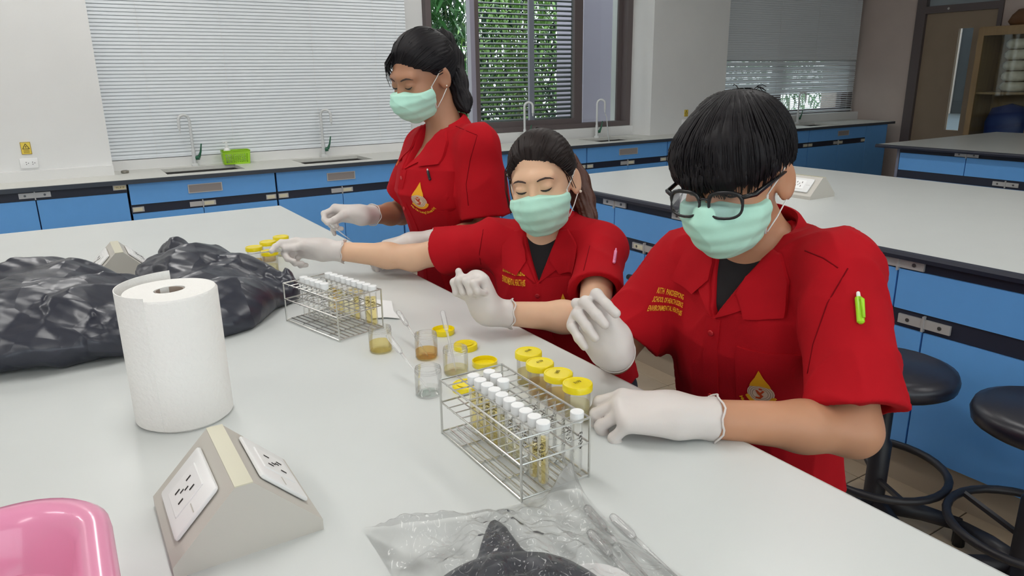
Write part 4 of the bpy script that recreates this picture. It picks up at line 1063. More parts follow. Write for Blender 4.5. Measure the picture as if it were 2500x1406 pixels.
tag(o, 'crumpled clear plastic film bag at the bottom edge in front of the near rack', 'plastic bag')
# ================================================================ PEOPLE
V3 = lambda *a: np.array(a, float)
Rv, Uv, Tv = np.array(RIGHT), np.array(UP), -np.array(FWD)
def cv(r, u, t):
    v = Rv*r+Uv*u+Tv*t; return v/np.linalg.norm(v)
def nrm(v): return v/np.linalg.norm(v)
m_skin = {'man': mat('skin_tan', S(192, 140, 108), 0.5, sss=0.15, noise=0.03, nscale=25),
          'mid': mat('skin_light', S(224, 182, 150), 0.48, sss=0.15, noise=0.03, nscale=25),
          'std': mat('skin_brown', S(172, 124, 96), 0.5, sss=0.15, noise=0.03, nscale=25)}
m_shirt = mat('red_cotton', S(178, 18, 30), 0.85, spec=0.15, noise=0.06, nscale=14, bump=0.10, bscale=420)
m_seam = mat('red_seam', S(120, 10, 20), 0.9, spec=0.1)
m_tee = mat('black_cotton', S(24, 22, 26), 0.85)
m_trs = mat('dark_trousers', S(34, 32, 40), 0.8)
m_hair = mat('black_hair', S(20, 17, 21), 0.55, spec=0.25)
m_hairb = mat('brown_hair', S(34, 25, 24), 0.55, spec=0.25)
m_hairt = mat('brown_hair_tail', S(84, 52, 42), 0.4, spec=0.5)
m_mask = mat('mint_mask', S(186, 236, 218), 0.75, noise=0.03, nscale=30, bump=0.06, bscale=300)
m_maskw = mat('mask_white', S(236, 238, 236), 0.7)
m_glove = mat('latex_glove', S(216, 208, 204), 0.42, sss=0.05, bump=0.12, bscale=70)
m_goldt = mat('gold_thread', S(236, 168, 20), 0.5)
m_whitet = mat('white_thread', S(226, 200, 176), 0.6)
m_button = mat('red_button', S(190, 40, 46), 0.3)
m_eyedark = mat('lash_dark', S(36, 26, 26), 0.5)
m_brow = mat('brow_hair', S(62, 44, 40), 0.7)

def head_local(P, H):
    return ((P-A3(H['c']))@A3(np.stack([H['l'], H['f'], H['u']], 1)))/H['sc']
def head_d(Q, ears=True):
    d = sd_ell(Q, (0, -0.012, 0.035), (0.074, 0.094, 0.088))
    d = smin(d, sd_ell(Q, (0, 0.026, -0.030), (0.060, 0.070, 0.080)), 0.04)
    d = smin(d, sd_ell(Q, (0, 0.045, -0.082), (0.036, 0.040, 0.030)), 0.03)
    X = np.abs(Q[:, 0]); Qa = np.stack([X, Q[:, 1], Q[:, 2]], 1)
    d = smin(d, sd_ell(Qa, (0.036, 0.058, -0.030), (0.027, 0.028, 0.030)), 0.02)
    d = smin(d, sd_cone(Qa, (0.0, 0.086, 0.031), (0.042, 0.074, 0.029), 0.011, 0.009), 0.02)
    d = smax(d, -sd_ell(Qa, (0.032, 0.104, 0.008), (0.017, 0.016, 0.012)), 0.016)
    d = smin(d, sd_ell(Qa, (0.031, 0.0785, 0.008), (0.0165, 0.0145, 0.0125)), 0.005)
    d = smin(d, sd_cone(Q, (0, 0.092, 0.008), (0, 0.112, -0.030), 0.0065, 0.010), 0.012)
    if ears:
        c, s_ = math.cos(0.45), math.sin(0.45)
        Re = ((c, s_, 0), (-s_, c, 0), (0, 0, 1))
        e = sd_ell(Qa, (0.082, -0.012, -0.004), (0.0085, 0.0205, 0.034), Re)
        e = smax(e, -sd_ell(Qa, (0.092, -0.006, -0.003), (0.0085, 0.012, 0.022), Re), 0.006)
        d = smin(d, e, 0.007)
    return d

def torso_d(P, T_, inf=0.0):
    q = P-A3(T_['o']); x = q@A3(T_['s']); y = q@A3(T_['f']); z = q@A3(T_['u'])
    tb = T_['tab']; zz = [t[0] for t in tb][::-1]
    a = np.interp(z, zz, [t[1] for t in tb][::-1])+inf; b = np.interp(z, zz, [t[2] for t in tb][::-1])+inf; yo = np.interp(z, zz, [t[3] for t in tb][::-1])
    k = np.sqrt((x/a)**2+((y-yo)/b)**2)
    d = (k-1)*np.minimum(a, b)*0.9
    return smax(smax(d, z-(-0.015+inf), 0.05), zz[0]-0.02-z, 0.04)
TAB_M = [(0.0, 0.075, 0.055, 0.0), (-0.05, 0.135, 0.080, 0.005), (-0.10, 0.160, 0.102, 0.012), (-0.18, 0.165, 0.115, 0.015), (-0.30, 0.155, 0.112, 0.005), (-0.42, 0.155, 0.110, 0.0), (-0.55, 0.165, 0.120, -0.01)]
TAB_W = [(0.0, 0.065, 0.050, 0.0), (-0.05, 0.115, 0.072, 0.005), (-0.10, 0.138, 0.092, 0.014), (-0.17, 0.142, 0.112, 0.022), (-0.26, 0.130, 0.098, 0.008), (-0.36, 0.132, 0.096, 0.0), (-0.50, 0.158, 0.112, -0.01)]

def frame(o, L, R_, pelvis):
    u = nrm(np.array(o)-np.array(pelvis)); s = np.array(L)-np.array(R_); s = nrm(s-(s@u)*u); f = np.cross(s, u)
    return u, s, f

def build_person(name, label, J):
    k = J['k']; sk = m_skin[J['skin']]
    root = thing('person', label, 'person', tuple(J['foot']))
    org = np.array(J['foot'], float)
    u, s, f = frame(J['N0'], J['Ls'], J['Rs'], J['pelvis'])
    T_ = dict(o=J['N0'], s=s, f=f, u=u, tab=J['tab'])
    H = J['H']
    Ls, Rs, Le, Re, Lw, Rw = [np.array(J[q], float) for q in ('Ls', 'Rs', 'Le', 'Re', 'Lw', 'Rw')]
    hc = np.array(H['c']); nk = hc-np.array(H['u'])*0.055*H['sc']-np.array(H['f'])*0.022*H['sc']
    ra, rb, rc_, rd = [v*k for v in (0.047, 0.038, 0.037, 0.0255)]
    neckr = 0.054*k
    clav = [np.array(J['N0'])-u*0.03+s*0.05*k, np.array(J['N0'])-u*0.03-s*0.05*k]
    def arm(P):
        d = sd_cone(P, Ls, Le, ra, rb); d = smin(d, sd_cone(P, Rs, Re, ra, rb), 0.02)
        for e, w in ((Le, Lw), (Re, Rw)):
            m1 = e+(w-e)*0.3
            d = smin(d, sd_cone(P, e, m1, rb*0.98, rc_), 0.02); d = smin(d, sd_cone(P, m1, w, rc_, rd), 0.02)
            pass
        return d
    def hips(P):
        d = None
        for kn in ('Lk', 'Rk'):
            hp = np.array(J['pelvis'])+s*(0.075 if kn == 'Lk' else -0.075)*k
            c = sd_cone(P, hp, np.array(J[kn]), 0.080*k, 0.055*k); d = c if d is None else np.minimum(d, c)
            c = sd_cone(P, np.array(J[kn]), np.array(J[kn[0]+'a']), 0.052*k, 0.035*k); d = smin(d, c, 0.02)
        return d
    def body(P):
        d = torso_d(P, T_)
        for cl, sh in zip(clav, (Ls, Rs)): d = smin(d, sd_cone(P, cl, sh-u*0.005, 0.038*k, 0.050*k), 0.05)
        d = smin(d, arm(P), 0.035)
        d = smin(d, sd_cone(P, np.array(J['N0'])-u*0.03, nk, neckr*1.05, neckr*0.98), 0.03)
        d = smin(d, head_d(head_local(P, H))*H['sc'], 0.018)
        return smin(d, hips(P), 0.04)
    pts = np.stack([Ls, Rs, Le, Re, Lw, Rw, hc+V3(0, 0, .15), hc-V3(.13, .13, 0), hc+V3(.13, .13, 0), np.array(J['pelvis'])]+[np.array(J[q]) for q in ('Lk', 'Rk', 'La', 'Ra')])
    sdf_obj('body', body, pts.min(0)-0.12, pts.max(0)+0.12, 0.0044, sk, root, True, org)

    # ---- trousers and shoes
    def trs(P):
        d = hips(P)-0.014
        z = (P-A3(J['N0']))@A3(u)
        d = smin(d, smax(torso_d(P, T_, 0.004), z+0.44*k, 0.02), 0.03)
        return smax(d, -sd_box(P, (np.array(J['La'])+np.array(J['Ra']))/2-V3(0, 0, 0.10), (0.4, 0.4, 0.10)), 0.005)
    p2 = np.stack([np.array(J[q]) for q in ('pelvis', 'Lk', 'Rk', 'La', 'Ra')])
    sdf_obj('trousers', trs, p2.min(0)-0.2, p2.max(0)+0.2, 0.009, m_trs, root, True, org)
    for an in ('La', 'Ra'):
        a = np.array(J[an]); fh = nrm(V3(f[0], f[1], 0))
        def shoe(P): return smax(smin(sd_cone(P, V3(a[0], a[1], 0.045)-fh*0.02, V3(a[0], a[1], 0.035)+fh*0.13, 0.04, 0.032), sd_cone(P, a, V3(a[0], a[1], 0.05), 0.035, 0.04), 0.03), 0.002-P[:, 2], 0.005)
        sdf_obj('shoe', shoe, V3(a[0], a[1], 0)-0.22, V3(a[0], a[1], 0.12)+0.2, 0.008, m_black, root, True, org)

    # ---- undershirt
    if J.get('tee'):
        def tee(P):
            q = P-A3(J['N0']); x = q@A3(s); y = q@A3(f); z = q@A3(u)
            d = torso_d(P, T_, 0.004)
            for cl, sh in zip(clav, (Ls, Rs)): d = smin(d, sd_cone(P, cl, sh-u*0.01, 0.040*k, 0.045*k), 0.05)
            cut = np.sqrt((x/0.070)**2+((y-0.01)/0.08)**2+((z-0.055)/0.085)**2)-1
            return smax(smax(d, -cut*0.08*k, 0.006), np.abs(z+0.13)-0.15, 0.01)
        lo = np.array(J['N0'])-0.33; hi = np.array(J['N0'])+0.33
        sdf_obj('undershirt', tee, lo, hi, 0.0055, m_tee, root, True, org)

    # ---- shirt
    ns = noise_set(6, 24, J['seed']); ns2 = noise_set(4, 50, J['seed']+1); ns2 = ((ns2[0]-0.7*np.outer(ns2[0]@A3(u), A3(u))).astype(F), ns2[1])
    vd = J['v']  # depth of the neck opening
    slv = J['slv']
    def shirt(P):
        q = P-A3(J['N0']); x = q@A3(s); y = q@A3(f); z = q@A3(u)
        d = torso_d(P, T_, 0.016*k)
        for cl, sh in zip(clav, (Ls, Rs)): d = smin(d, sd_cone(P, cl, sh-u*0.004, 0.046*k, 0.062*k), 0.05)
        d = smax(d, -(sd_cone(P, np.array(J['N0'])-u*0.06+f*0.01, np.array(J['N0'])+u*0.1+f*0.03, 0.058*k, 0.066*k)), 0.01)
        body_part = smax(d, -z-J['hem'], 0.006)
        for sh, e, L_, sg in ((Ls, Le, slv[0], 1), (Rs, Re, slv[1], -1)):
            ax = nrm(e-sh); end = sh+ax*L_
            c = sd_cone(P, sh, sh+ax*(L_+0.05), 0.062*k, J['sr']*k)
            c = smax(c, (P-A3(end))@A3(ax), 0.004)
            inner = sd_cone(P, sh+ax*0.10, sh+ax*(L_+0.08), 0.040*k, (J['sr']-0.005)*k)
            c = smax(c, -inner, 0.004)
            body_part = smin(body_part, c, 0.030)
        d = body_part+0.008*waves(P, ns)-0.0048*(1-np.abs(waves(P, ns2)))**5
        w = 0.052*k*np.clip((z+vd)/vd, 0, 1.4)
        vcut = np.maximum(np.maximum(np.abs(x)-w, -(z+vd)), -y)
        return smax(d, -vcut, 0.004)
    sp = np.stack([Ls, Rs, Ls+(Le-Ls), Rs+(Re-Rs), np.array(J['N0'])-u*J['hem'], np.array(J['N0'])])
    so = sdf_obj('shirt', shirt, sp.min(0)-0.20, sp.max(0)+0.16, 0.0044, m_shirt, root, True, org)
    bvh = BVHTree.FromPolygons([Vector(v.co)+Vector(org) for v in so.data.vertices], [tuple(p.vertices) for p in so.data.polygons])
    N0 = np.array(J['N0'])
    def hit(x, z, off, ax=None):
        o_ = N0+s*x+u*z
        if ax is None:
            r = bvh.ray_cast(Vector(o_+f*0.35), Vector(-f), 0.6)
            if r[0] is None: return o_+f*0.10
            return np.array(r[0])+f*off
        r = bvh.ray_cast(Vector(ax+o_*0), Vector(-f), 0.6); return o_
    def drape(nm, poly, off, m, par, th=0.003, cuts=4, fn=hit):
        bm = bmesh.new(); vs2 = [bm.verts.new((x, z, 0)) for x, z in poly]; fc = bm.faces.new(vs2)
        bmesh.ops.triangulate(bm, faces=[fc]); bmesh.ops.subdivide_edges(bm, edges=bm.edges[:], cuts=cuts, use_grid_fill=True)
        bm.normal_update()
        base = {v: (v.co.x, v.co.y) for v in bm.verts}
        g = bmesh.ops.extrude_face_region(bm, geom=bm.faces[:])
        top = {e for e in g['geom'] if isinstance(e, bmesh.types.BMVert)}
        for v in bm.verts:
            x, z = v.co.x, v.co.y
            v.co = Vector(fn(x, z, off if v in top else off-th)-org)
        bmesh.ops.recalc_face_normals(bm, faces=bm.faces[:])
        me = bpy.data.meshes.new(nm); bm.to_mesh(me); bm.free()
        return link(nm, me, m, par, True, 50)
    for sg in (1, -1):
        col = [(sg*x*k, z*k) for x, z in ((0.046, 0.004), (0.080, 0.006), (0.112, -0.028), (0.118, -0.088), (0.062, -0.096), (0.034, -0.062))]
        drape('collar', col, 0.009, m_shirt, root, 0.008)
        lap = [(sg*x*k, z) for x, z in ((0.040, -0.055*k), (0.062, -0.092*k), (0.058, -vd*0.70), (0.004, -vd+0.004))]
        drape('lapel', lap, 0.0055, m_shirt, root, 0.005)
    # back of the collar: band round the neck
    rings = []
    for zz, rr in ((0.030, 0.060), (0.040, 0.062), (0.038, 0.068), (0.012, 0.084), (-0.012, 0.098), (-0.014, 0.092)):
        rg = []
        for i in range(25):
            a = math.radians(-25+230*i/24); cx, cy = math.cos(a), math.sin(a)   # sweeps left side, back, right side
            dz = zz*k - 0.02*k*max(0, -cy)*0 - 0.030*k*(1-max(0, min(1, 0.5+cy*0.8)))
            rg.append(N0+s*(cx*rr*1.10*k)-f*(cy*rr*k*0.95-0.012*k)+u*dz-org)
        rings.append(rg)
    n = 25; vs_ = [tuple(v) for r in rings for v in r]; fs_ = []
    for i in range(len(rings)):
        i2 = (i+1) % len(rings)
        for j in range(n-1): fs_.append((i*n+j, i*n+j+1, i2*n+j+1, i2*n+j))
    fs_ += [tuple(i*n for i in range(len(rings))), tuple(i*n+n-1 for i in range(len(rings)))[::-1]]
    MB().add(vs_, fs_).build('collar_band', m_shirt, root, True, 50)
    # placket edge and buttons
    drape('placket', [(-0.016*k, -vd+0.002), (0.016*k, -vd+0.002), (0.016*k, -J['hem']+0.05), (-0.016*k, -J['hem']+0.05)], 0.0022, m_shirt, root, 0.004, 6)
    for zb in J['buttons']:
        p = hit(0.0, zb, 0.0035)-org; A = Matrix(np.stack([s, u, f], 1).tolist())
        MB().lathe([(0, -0.001), (0.0055, -0.001), (0.0058, 0.0006), (0.0045, 0.0012), (0, 0.0008)], tuple(p), 14, A).build('button', m_button, root, True)
    def seam(pxs):
        pts = []
        for (x0_, y0_), (x1_, y1_) in zip(pxs[:-1], pxs[1:]):
            for t_ in np.linspace(0, 1, 6)[:-1]:
                d_ = Vector(Rv*((x0_+(x1_-x0_)*t_-1250)/1762.1)-Uv*((y0_+(y1_-y0_)*t_-703)/1762.1)-Tv).normalized(); r = bvh.ray_cast(CAM, d_, 5)
                if r[0] is not None: pts.append(tuple(np.array(r[0])-org))
        if len(pts) > 3: MB().tube(pts, 0.0011, 5).build('seam', m_seam, root, True)
    for sp_ in J.get('seams', []): seam(sp_)
    def spot(px, py):
        d_ = Vector(Rv*((px-1250)/1762.1)-Uv*((py-703)/1762.1)-Tv).normalized(); r = bvh.ray_cast(CAM, d_, 5)
        q = (np.array(r[0]) if r[0] is not None else N0)-N0; return float(q@s), float(q@u)
    # chest pocket on the wearer's left
    if 'pocket' in J:
        px, pz = spot(*J['pocket']); pw, ph = 0.052*k, 0.062*k
        pk = drape('chest_pocket', [(px-pw, pz+ph), (px+pw, pz+ph), (px+pw, pz-ph*0.8), (px+pw*0.7, pz-ph), (px-pw*0.7, pz-ph), (px-pw, pz-ph*0.8)], 0.0028, m_shirt, root, 0.004)
    def on_shirt(me, nm, x0, z0, sc, m, par, off=0.0042, rot=0.0):
        c_, s_ = math.cos(rot), math.sin(rot)
        for v in me.vertices:
            a, b_ = v.co.x*sc, v.co.y*sc; v.co = Vector(hit(x0+(a*c_-b_*s_), z0+(a*s_+b_*c_), off)-org)
        return link(nm, me, m, par)
    def poly_on(poly, nm, x0, z0, m, par, off, cuts=3):
        return drape(nm, [(x0+a, z0+b_) for a, b_ in poly], off, m, par, 0.0008, cuts)
    # embroidered lines on the wearer's right
    if 'name' in J:
        nx_, nz_ = spot(*J['namepos']); nsz = 0.0125*k; vs_t = J.get('namev', 1.0); nz_ += nsz*vs_t
        e = None
        for i, (ln, sz) in enumerate(J['name']):
            me = text_mesh(ln, nsz*sz, 0.0002)
            xs = [v.co.x for v in me.vertices]; w_ = (max(xs)-min(xs)); fit_ = J['namew']*(0.92+0.04*i)/w_
            for v in me.vertices: v.co.x *= fit_; v.co.y *= vs_t
            on_shirt(me, 'embroidered_text', nx_, nz_-i*nsz*1.05*vs_t, 1.0, m_goldt, root, 0.0045)
    if 'emblem' in J:
        ex, ez = spot(*J['emblem'][:2]); es = J['emblem'][2]
        eb = poly_on([(es*0.5*math.cos(a), es*0.5*math.sin(a)) for a in [2*PI*i/20 for i in range(20)]], 'emblem', ex, ez, m_whitet, root, 0.0055)
        poly_on([(0, es*1.25), (-es*0.16, es*0.85), (-es*0.34, es*0.52), (-es*0.40, es*0.34), (0, es*0.42), (es*0.40, es*0.34), (es*0.34, es*0.52), (es*0.16, es*0.85)], 'emblem_flame', ex, ez, m_goldt, eb, 0.0062)
        for i in range(14):
            a = math.radians(180+25+ (180-50)*i/13); cx, cy = es*0.52*math.cos(a), es*0.52*math.sin(a); r_ = es*0.10
            poly_on([(cx+r_*math.cos(q), cy+r_*0.8*math.sin(q)) for q in [2*PI*j/6 for j in range(6)]], 'emblem_wreath', ex, ez, m_goldt, eb, 0.0064, 0)
        for rr_ in (0.45, 0.37, 0.29):
            MB().tube([tuple(hit(ex+es*rr_*math.cos(2*PI*j/26), ez+es*rr_*math.sin(2*PI*j/26), 0.0056)-org) for j in range(26)], 0.0006, 4, False, True).build('emblem_ring', mat('emblem_ring', S(160, 130, 104), 0.6), eb)
        mk = mat('emblem_mark', S(196, 70, 20), 0.5)
        for pl_ in ([(-0.02, 0.28), (0.08, 0.28), (0.08, 0.20), (-0.02, 0.20)], [(-0.14, 0.16), (-0.08, 0.18), (0.02, 0.06), (0.10, 0.18), (0.16, 0.14), (0.04, -0.02), (0.12, -0.10), (0.02, -0.24), (-0.14, -0.24), (-0.14, -0.16), (-0.02, -0.16), (0.02, -0.10), (-0.06, -0.02)]):
            poly_on([(a*es*1.1, b_*es*1.1) for a, b_ in pl_], 'emblem_figure', ex, ez, mk, eb, 0.0068, 1)
        txt = J['arc']; nL = len(txt); ra_ = es*0.86
        for i, ch in enumerate(txt):
            if ch == ' ': continue
            a = math.radians(-90-58+116*i/(nL-1)); me = text_mesh(ch, es*0.24, 0.0002)
            on_shirt(me, 'emblem_letter', ex+ra_*math.cos(a)*1.05, ez+ra_*math.sin(a), 1.0, m_goldt, eb, 0.0045, a+PI/2)

    # ---- mask
    hs = H['sc']
    nsm = noise_set(5, 60, J['seed']+5)
    def mask(P):
        Q = head_local(P, H); X = np.abs(Q[:, 0])
        d = head_d(Q, False)-0.0065
        d = smin(d, sd_ell(Q, (0, 0.066, -0.046), (0.052, 0.066, 0.050)), 0.04)
        d = d+0.0009*np.sin(Q[:, 2]*2*PI/0.026+0.8)-0.0016*(1-np.abs(waves(Q, nsm)))**8+0.003*waves(Q[:, [2, 0, 1]], nsm)
        top = Q[:, 2]-(-0.007-0.22*np.maximum(X-0.012, 0)); bot = -0.112+0.35*np.maximum(X-0.02, 0)-Q[:, 2]
        reg = smax(smax(top, bot, 0.01), (0.028+0.15*np.maximum(Q[:, 2]+0.05, 0))-Q[:, 1], 0.006)
        return smax(d, reg, 0.003)*hs
    mko = sdf_obj('face_mask', mask, hc-0.16, hc+0.16, 0.0028, m_mask, root, True, org)
    Hm = np.stack([H['l'], H['f'], H['u']], 1)
    HW = lambda l, ff, uu: tuple(hc+Hm@(np.array((l, ff, uu))*hs)-org)
    for sg in (1, -1):
        MB().tube([HW(sg*0.0665, 0.034, -0.016), HW(sg*0.078, 0.012, 0.006), HW(sg*0.0845, -0.006, 0.024), HW(sg*0.088, -0.024, 0.018)], 0.0013, 6).build('ear_loop', m_maskw, mko, True)
        MB().tube([HW(sg*0.064, 0.030, -0.080), HW(sg*0.074, 0.012, -0.060), HW(sg*0.083, -0.008, -0.036), HW(sg*0.086, -0.022, -0.024)], 0.0013, 6).build('ear_loop', m_maskw, mko, True)
        MB().tube([HW(sg*0.0678, 0.0335, -0.014), HW(sg*0.0665, 0.0345, -0.045), HW(sg*0.062, 0.0335, -0.082)], 0.0022, 6).build('side_binding', m_maskw, mko, True)
        # eyes: lash line, brow
        def face_pt(l, uu, off):
            lo_, hi_ = 0.03, 0.14
            for _ in range(24):
                md = (lo_+hi_)/2
                if head_d(A3([[l, md, uu]]), False)[0] < 0: lo_ = md
                else: hi_ = md
            return HW(l, lo_+off, uu)
        ey = MB().tube([face_pt(sg*l, uu, 0.0006) for l, uu in ((0.0175, 0.0015), (0.023, -0.0002), (0.030, -0.0008), (0.038, 0.0006), (0.045, 0.0045))], [0.0007, 0.0020, 0.0027, 0.0024, 0.0009], 6)
        ey.build('eyelashes', m_eyedark, root, True)
        bw_ = MB().tube([face_pt(sg*l, uu, 0.0002) for l, uu in ((0.014, 0.0245), (0.022, 0.0275), (0.034, 0.0295), (0.044, 0.0275), (0.051, 0.023))], [0.0016, 0.0024, 0.0025, 0.0018, 0.0007], 6)
        bw_.build('eyebrow', m_brow, root, True)
    # ---- hair
    J['hairfn'](root, H, hc, org, HW, hs)
    # ---- gloves
    for key, side, W_, E_ in (('LH', -1, Lw, Le), ('RH', 1, Rw, Re)):
        hd = J[key]; D = nrm(hd['D']); N = nrm(hd['N']-(hd['N']@D)*D); Sv = np.cross(D, N)*side; z = hd.get('sz', 1.0)*k
        W0_ = np.array(W_)
        Kn = [W0_+D*a*z+Sv*b_*z+N*c_*z for a, b_, c_ in ((0.086, 0.029, 0.002), (0.090, 0.0095, -0.001), (0.086, -0.0095, 0.0), (0.077, -0.027, 0.003))]
        ph = [(0.041, 0.025, 0.020), (0.045, 0.029, 0.021), (0.042, 0.027, 0.021), (0.033, 0.020, 0.018)]
        segs = []
        for i in range(4):
            c_ = hd['curl'][i] if isinstance(hd['curl'][0], tuple) else hd['curl']
            p = Kn[i]; ang = 0.0; sp_ = (0.10, 0.03, -0.04, -0.12)[i]*hd.get('spread', 1.0)
            for j in range(3):
                ang += math.radians(c_[j]); dv = nrm(D*math.cos(ang)+N*math.sin(ang)+Sv*sp_)
                q2 = p+dv*ph[i][j]*z; r0 = (0.0102, 0.0094, 0.0086)[j]*z; r1 = (0.0094, 0.0086, 0.0074)[j]*z
                segs.append((p, q2, r0*(0.9 if i == 3 else 1), r1*(0.9 if i == 3 else 1), i)); p = q2
        tb = W0_+D*0.022*z+Sv*0.022*z+N*0.006*z; th = [tb]
        for (a, b_, c_), L_ in zip(hd['thumb'], (0.040, 0.031, 0.025)):
            th.append(th[-1]+nrm(D*a+Sv*b_+N*c_)*L_*z)
        fa = nrm(W0_-np.array(E_)); ce = W0_-fa*hd.get('cuff', 0.055)
        nsg = noise_set(6, 130, J['seed']+side+9)
        def glove(P):
            d = sd_cone(P, W0_-D*0.002, W0_+D*0.02*z, 0.027*z, 0.026*z)
            for i in range(4):
                st = W0_+D*0.012*z+Sv*(0.020, 0.007, -0.007, -0.019)[i]*z
                d = smin(d, sd_cone(P, st, Kn[i], 0.0165*z, 0.0125*z), 0.022)
            d = smin(d, sd_cone(P, tb, W0_+D*0.055*z+Sv*0.018*z+N*0.010*z, 0.017*z, 0.012*z), 0.02)
            fin = {}
            for a, b_, r0, r1, i in segs:
                c = sd_cone(P, a, b_, r0, r1); fin[i] = c if i not in fin else smin(fin[i], c, 0.004)
            for i in range(4): d = smin(d, fin[i], 0.006)
            t3 = sd_cone(P, th[0], th[1], 0.0165*z, 0.0125*z); t3 = smin(t3, sd_cone(P, th[1], th[2], 0.0122*z, 0.0105*z), 0.004); t3 = smin(t3, sd_cone(P, th[2], th[3], 0.0105*z, 0.0085*z), 0.004)
            d = smin(d, t3, 0.010)
            c = sd_cone(P, W0_, ce-fa*0.02, 0.0275*z, 0.0365*z); c = smax(c, -((P-A3(ce))@A3(fa)), 0.002)
            d = smin(d, c, 0.02)
            return d+0.0016*waves(P, nsg)
        allp = np.stack([W0_, ce]+Kn+th+[q_[1] for q_ in segs])
        go = sdf_obj('glove', glove, allp.min(0)-0.05, allp.max(0)+0.05, 0.0024, m_glove, root, True, org)
        o1 = np.cross(fa, V3(0, 0, 1)); o1 = nrm(o1); o2 = np.cross(fa, o1); rr = 0.0362*z
        MB().tube([tuple(ce+o1*rr*math.cos(2*PI*i/28)+o2*rr*math.sin(2*PI*i/28)+fa*0.003*math.sin(i*1.3)-org) for i in range(28)], 0.0017, 6, False, True).build('glove_rim', m_glove, go, True)
        J[key]['tips'] = [segs[2][1], segs[5][1], th[-1]]
    J['root'] = root; J['hit'] = hit; J['org'] = org; J['axes'] = (s, u, f); J['bvh'] = bvh
    return root

# ---------------------------------------------------------------- hair styles
def strands(root, H, name, paths, m, org, r=0.0009):
    mb = MB()
    for p in paths:
        n = len(p); mb.tube([tuple(np.array(q)) for q in p], [r*(0.6+0.4*math.sin(PI*i/(n-1)))+0.0001 for i in range(n)], 4, False)
    o = mb.build(name, m, root, True); o['kind'] = 'stuff'; return o
def hair_man(root, H, hc, org, HW, hs):
    ns = noise_set(5, 90, 3)
    def base(Q):
        d = sd_ell(Q, (0, -0.014, 0.050), (0.091, 0.112, 0.100))
        return smin(d, sd_ell(Q, (0.0, 0.058, 0.055), (0.082, 0.064, 0.058)), 0.04)
    def fn(P):
        Q = head_local(P, H); d = base(Q)
        az = np.arctan2(Q[:, 0], Q[:, 1]+0.035)
        d = d+0.0007*np.sin(az*41+Q[:, 2]*60)+0.0005*np.sin(az*97+Q[:, 2]*90)+0.004*waves(Q, ns)
        X = np.abs(Q[:, 0]); fy = Q[:, 1]
        lim = np.interp(fy, [-0.10, -0.05, -0.02, 0.02, 0.05, 0.08, 0.12], [-0.050, -0.020, 0.030, 0.032, 0.020, 0.014, 0.010])
        lim = lim+0.006*np.sin(az*17+1.1)+0.004*np.sin(az*43)-0.006*np.clip(np.sin(az*7+2), 0, 1)
        return smax(d, lim-Q[:, 2], 0.006)*hs
    h_ = sdf_obj('hair', fn, hc-0.19, hc+0.19, 0.0030, m_hair, root, True, org)
    r = random.Random(4); paths = []
    for _ in range(520):
        a = r.uniform(-PI, PI)*0.98; zj = r.uniform(-0.012, 0.014)
        e_f = 0.02+0.10*math.cos(a) if abs(a) < 1.4 else -0.03+0.07*math.cos(a)
        zend = (0.004 if abs(a) < 1.0 else (0.026 if abs(a) < 2.0 else -0.035))+zj
        pts = []
        for i in range(9):
            t = 0.12+0.88*i/8
            th = t*1.9; zc = 0.150*math.cos(th*0.83)
            q = np.array([math.sin(a)*0.098*math.sin(min(th, PI/2)), -0.025+math.cos(a)*0.118*math.sin(min(th, PI/2)), 0.05])
            uu = 0.148-(0.148-zend)*t**1.7
            q[2] = uu+0.002*r.random()
            # push to hair surface along radial direction
            c0 = np.array([0, -0.01, 0.035]); dv = q-c0; L_ = np.linalg.norm(dv); dv = dv/L_
            lo_, hi_ = 0.03, 0.2
            for _k in range(14):
                md = (lo_+hi_)/2
                if base(A3([c0+dv*md]))[0] < 0: lo_ = md
                else: hi_ = md
            q = c0+dv*(lo_+0.0004+0.003*r.random()*t); pts.append(HW(*q))
        paths.append(pts)
    for _ in range(14):
        a = r.uniform(-2.5, 2.5); p0 = np.array([0.02*math.sin(a), -0.05+0.02*math.cos(a), 0.140]); d_ = np.array([math.sin(a), math.cos(a), 0.9]); L_ = r.uniform(0.015, 0.03)
        paths.append([HW(*(p0+d_*L_*t-np.array([0, 0, 1])*0.02*t*t)) for t in (0, 0.35, 0.7, 1.0)])
    strands(h_, H, 'hair_strands', paths, m_hair, org, 0.0009)
    tf = MB()
    for _ in range(90):
        a = r.uniform(-1.15, 1.25); q0 = np.array([math.sin(a)*0.088, 0.012+math.cos(a)*0.104, 0.044+r.uniform(-0.006, 0.02)]); L_ = r.uniform(0.022, 0.036)
        sw = np.array([-0.25*math.cos(a)+r.uniform(-.15, .15), -0.12, -1.0]); sw /= np.linalg.norm(sw)
        tf.tube([HW(*(q0+sw*L_*t_+np.array([math.sin(a), math.cos(a), 0])*0.006*(1-t_*t_))) for t_ in (0, 0.3, 0.6, 0.85, 1.0)], [0.003, 0.0042, 0.0034, 0.0018, 0.0002], 5)
    tf.build('fringe', m_hair, h_, True)

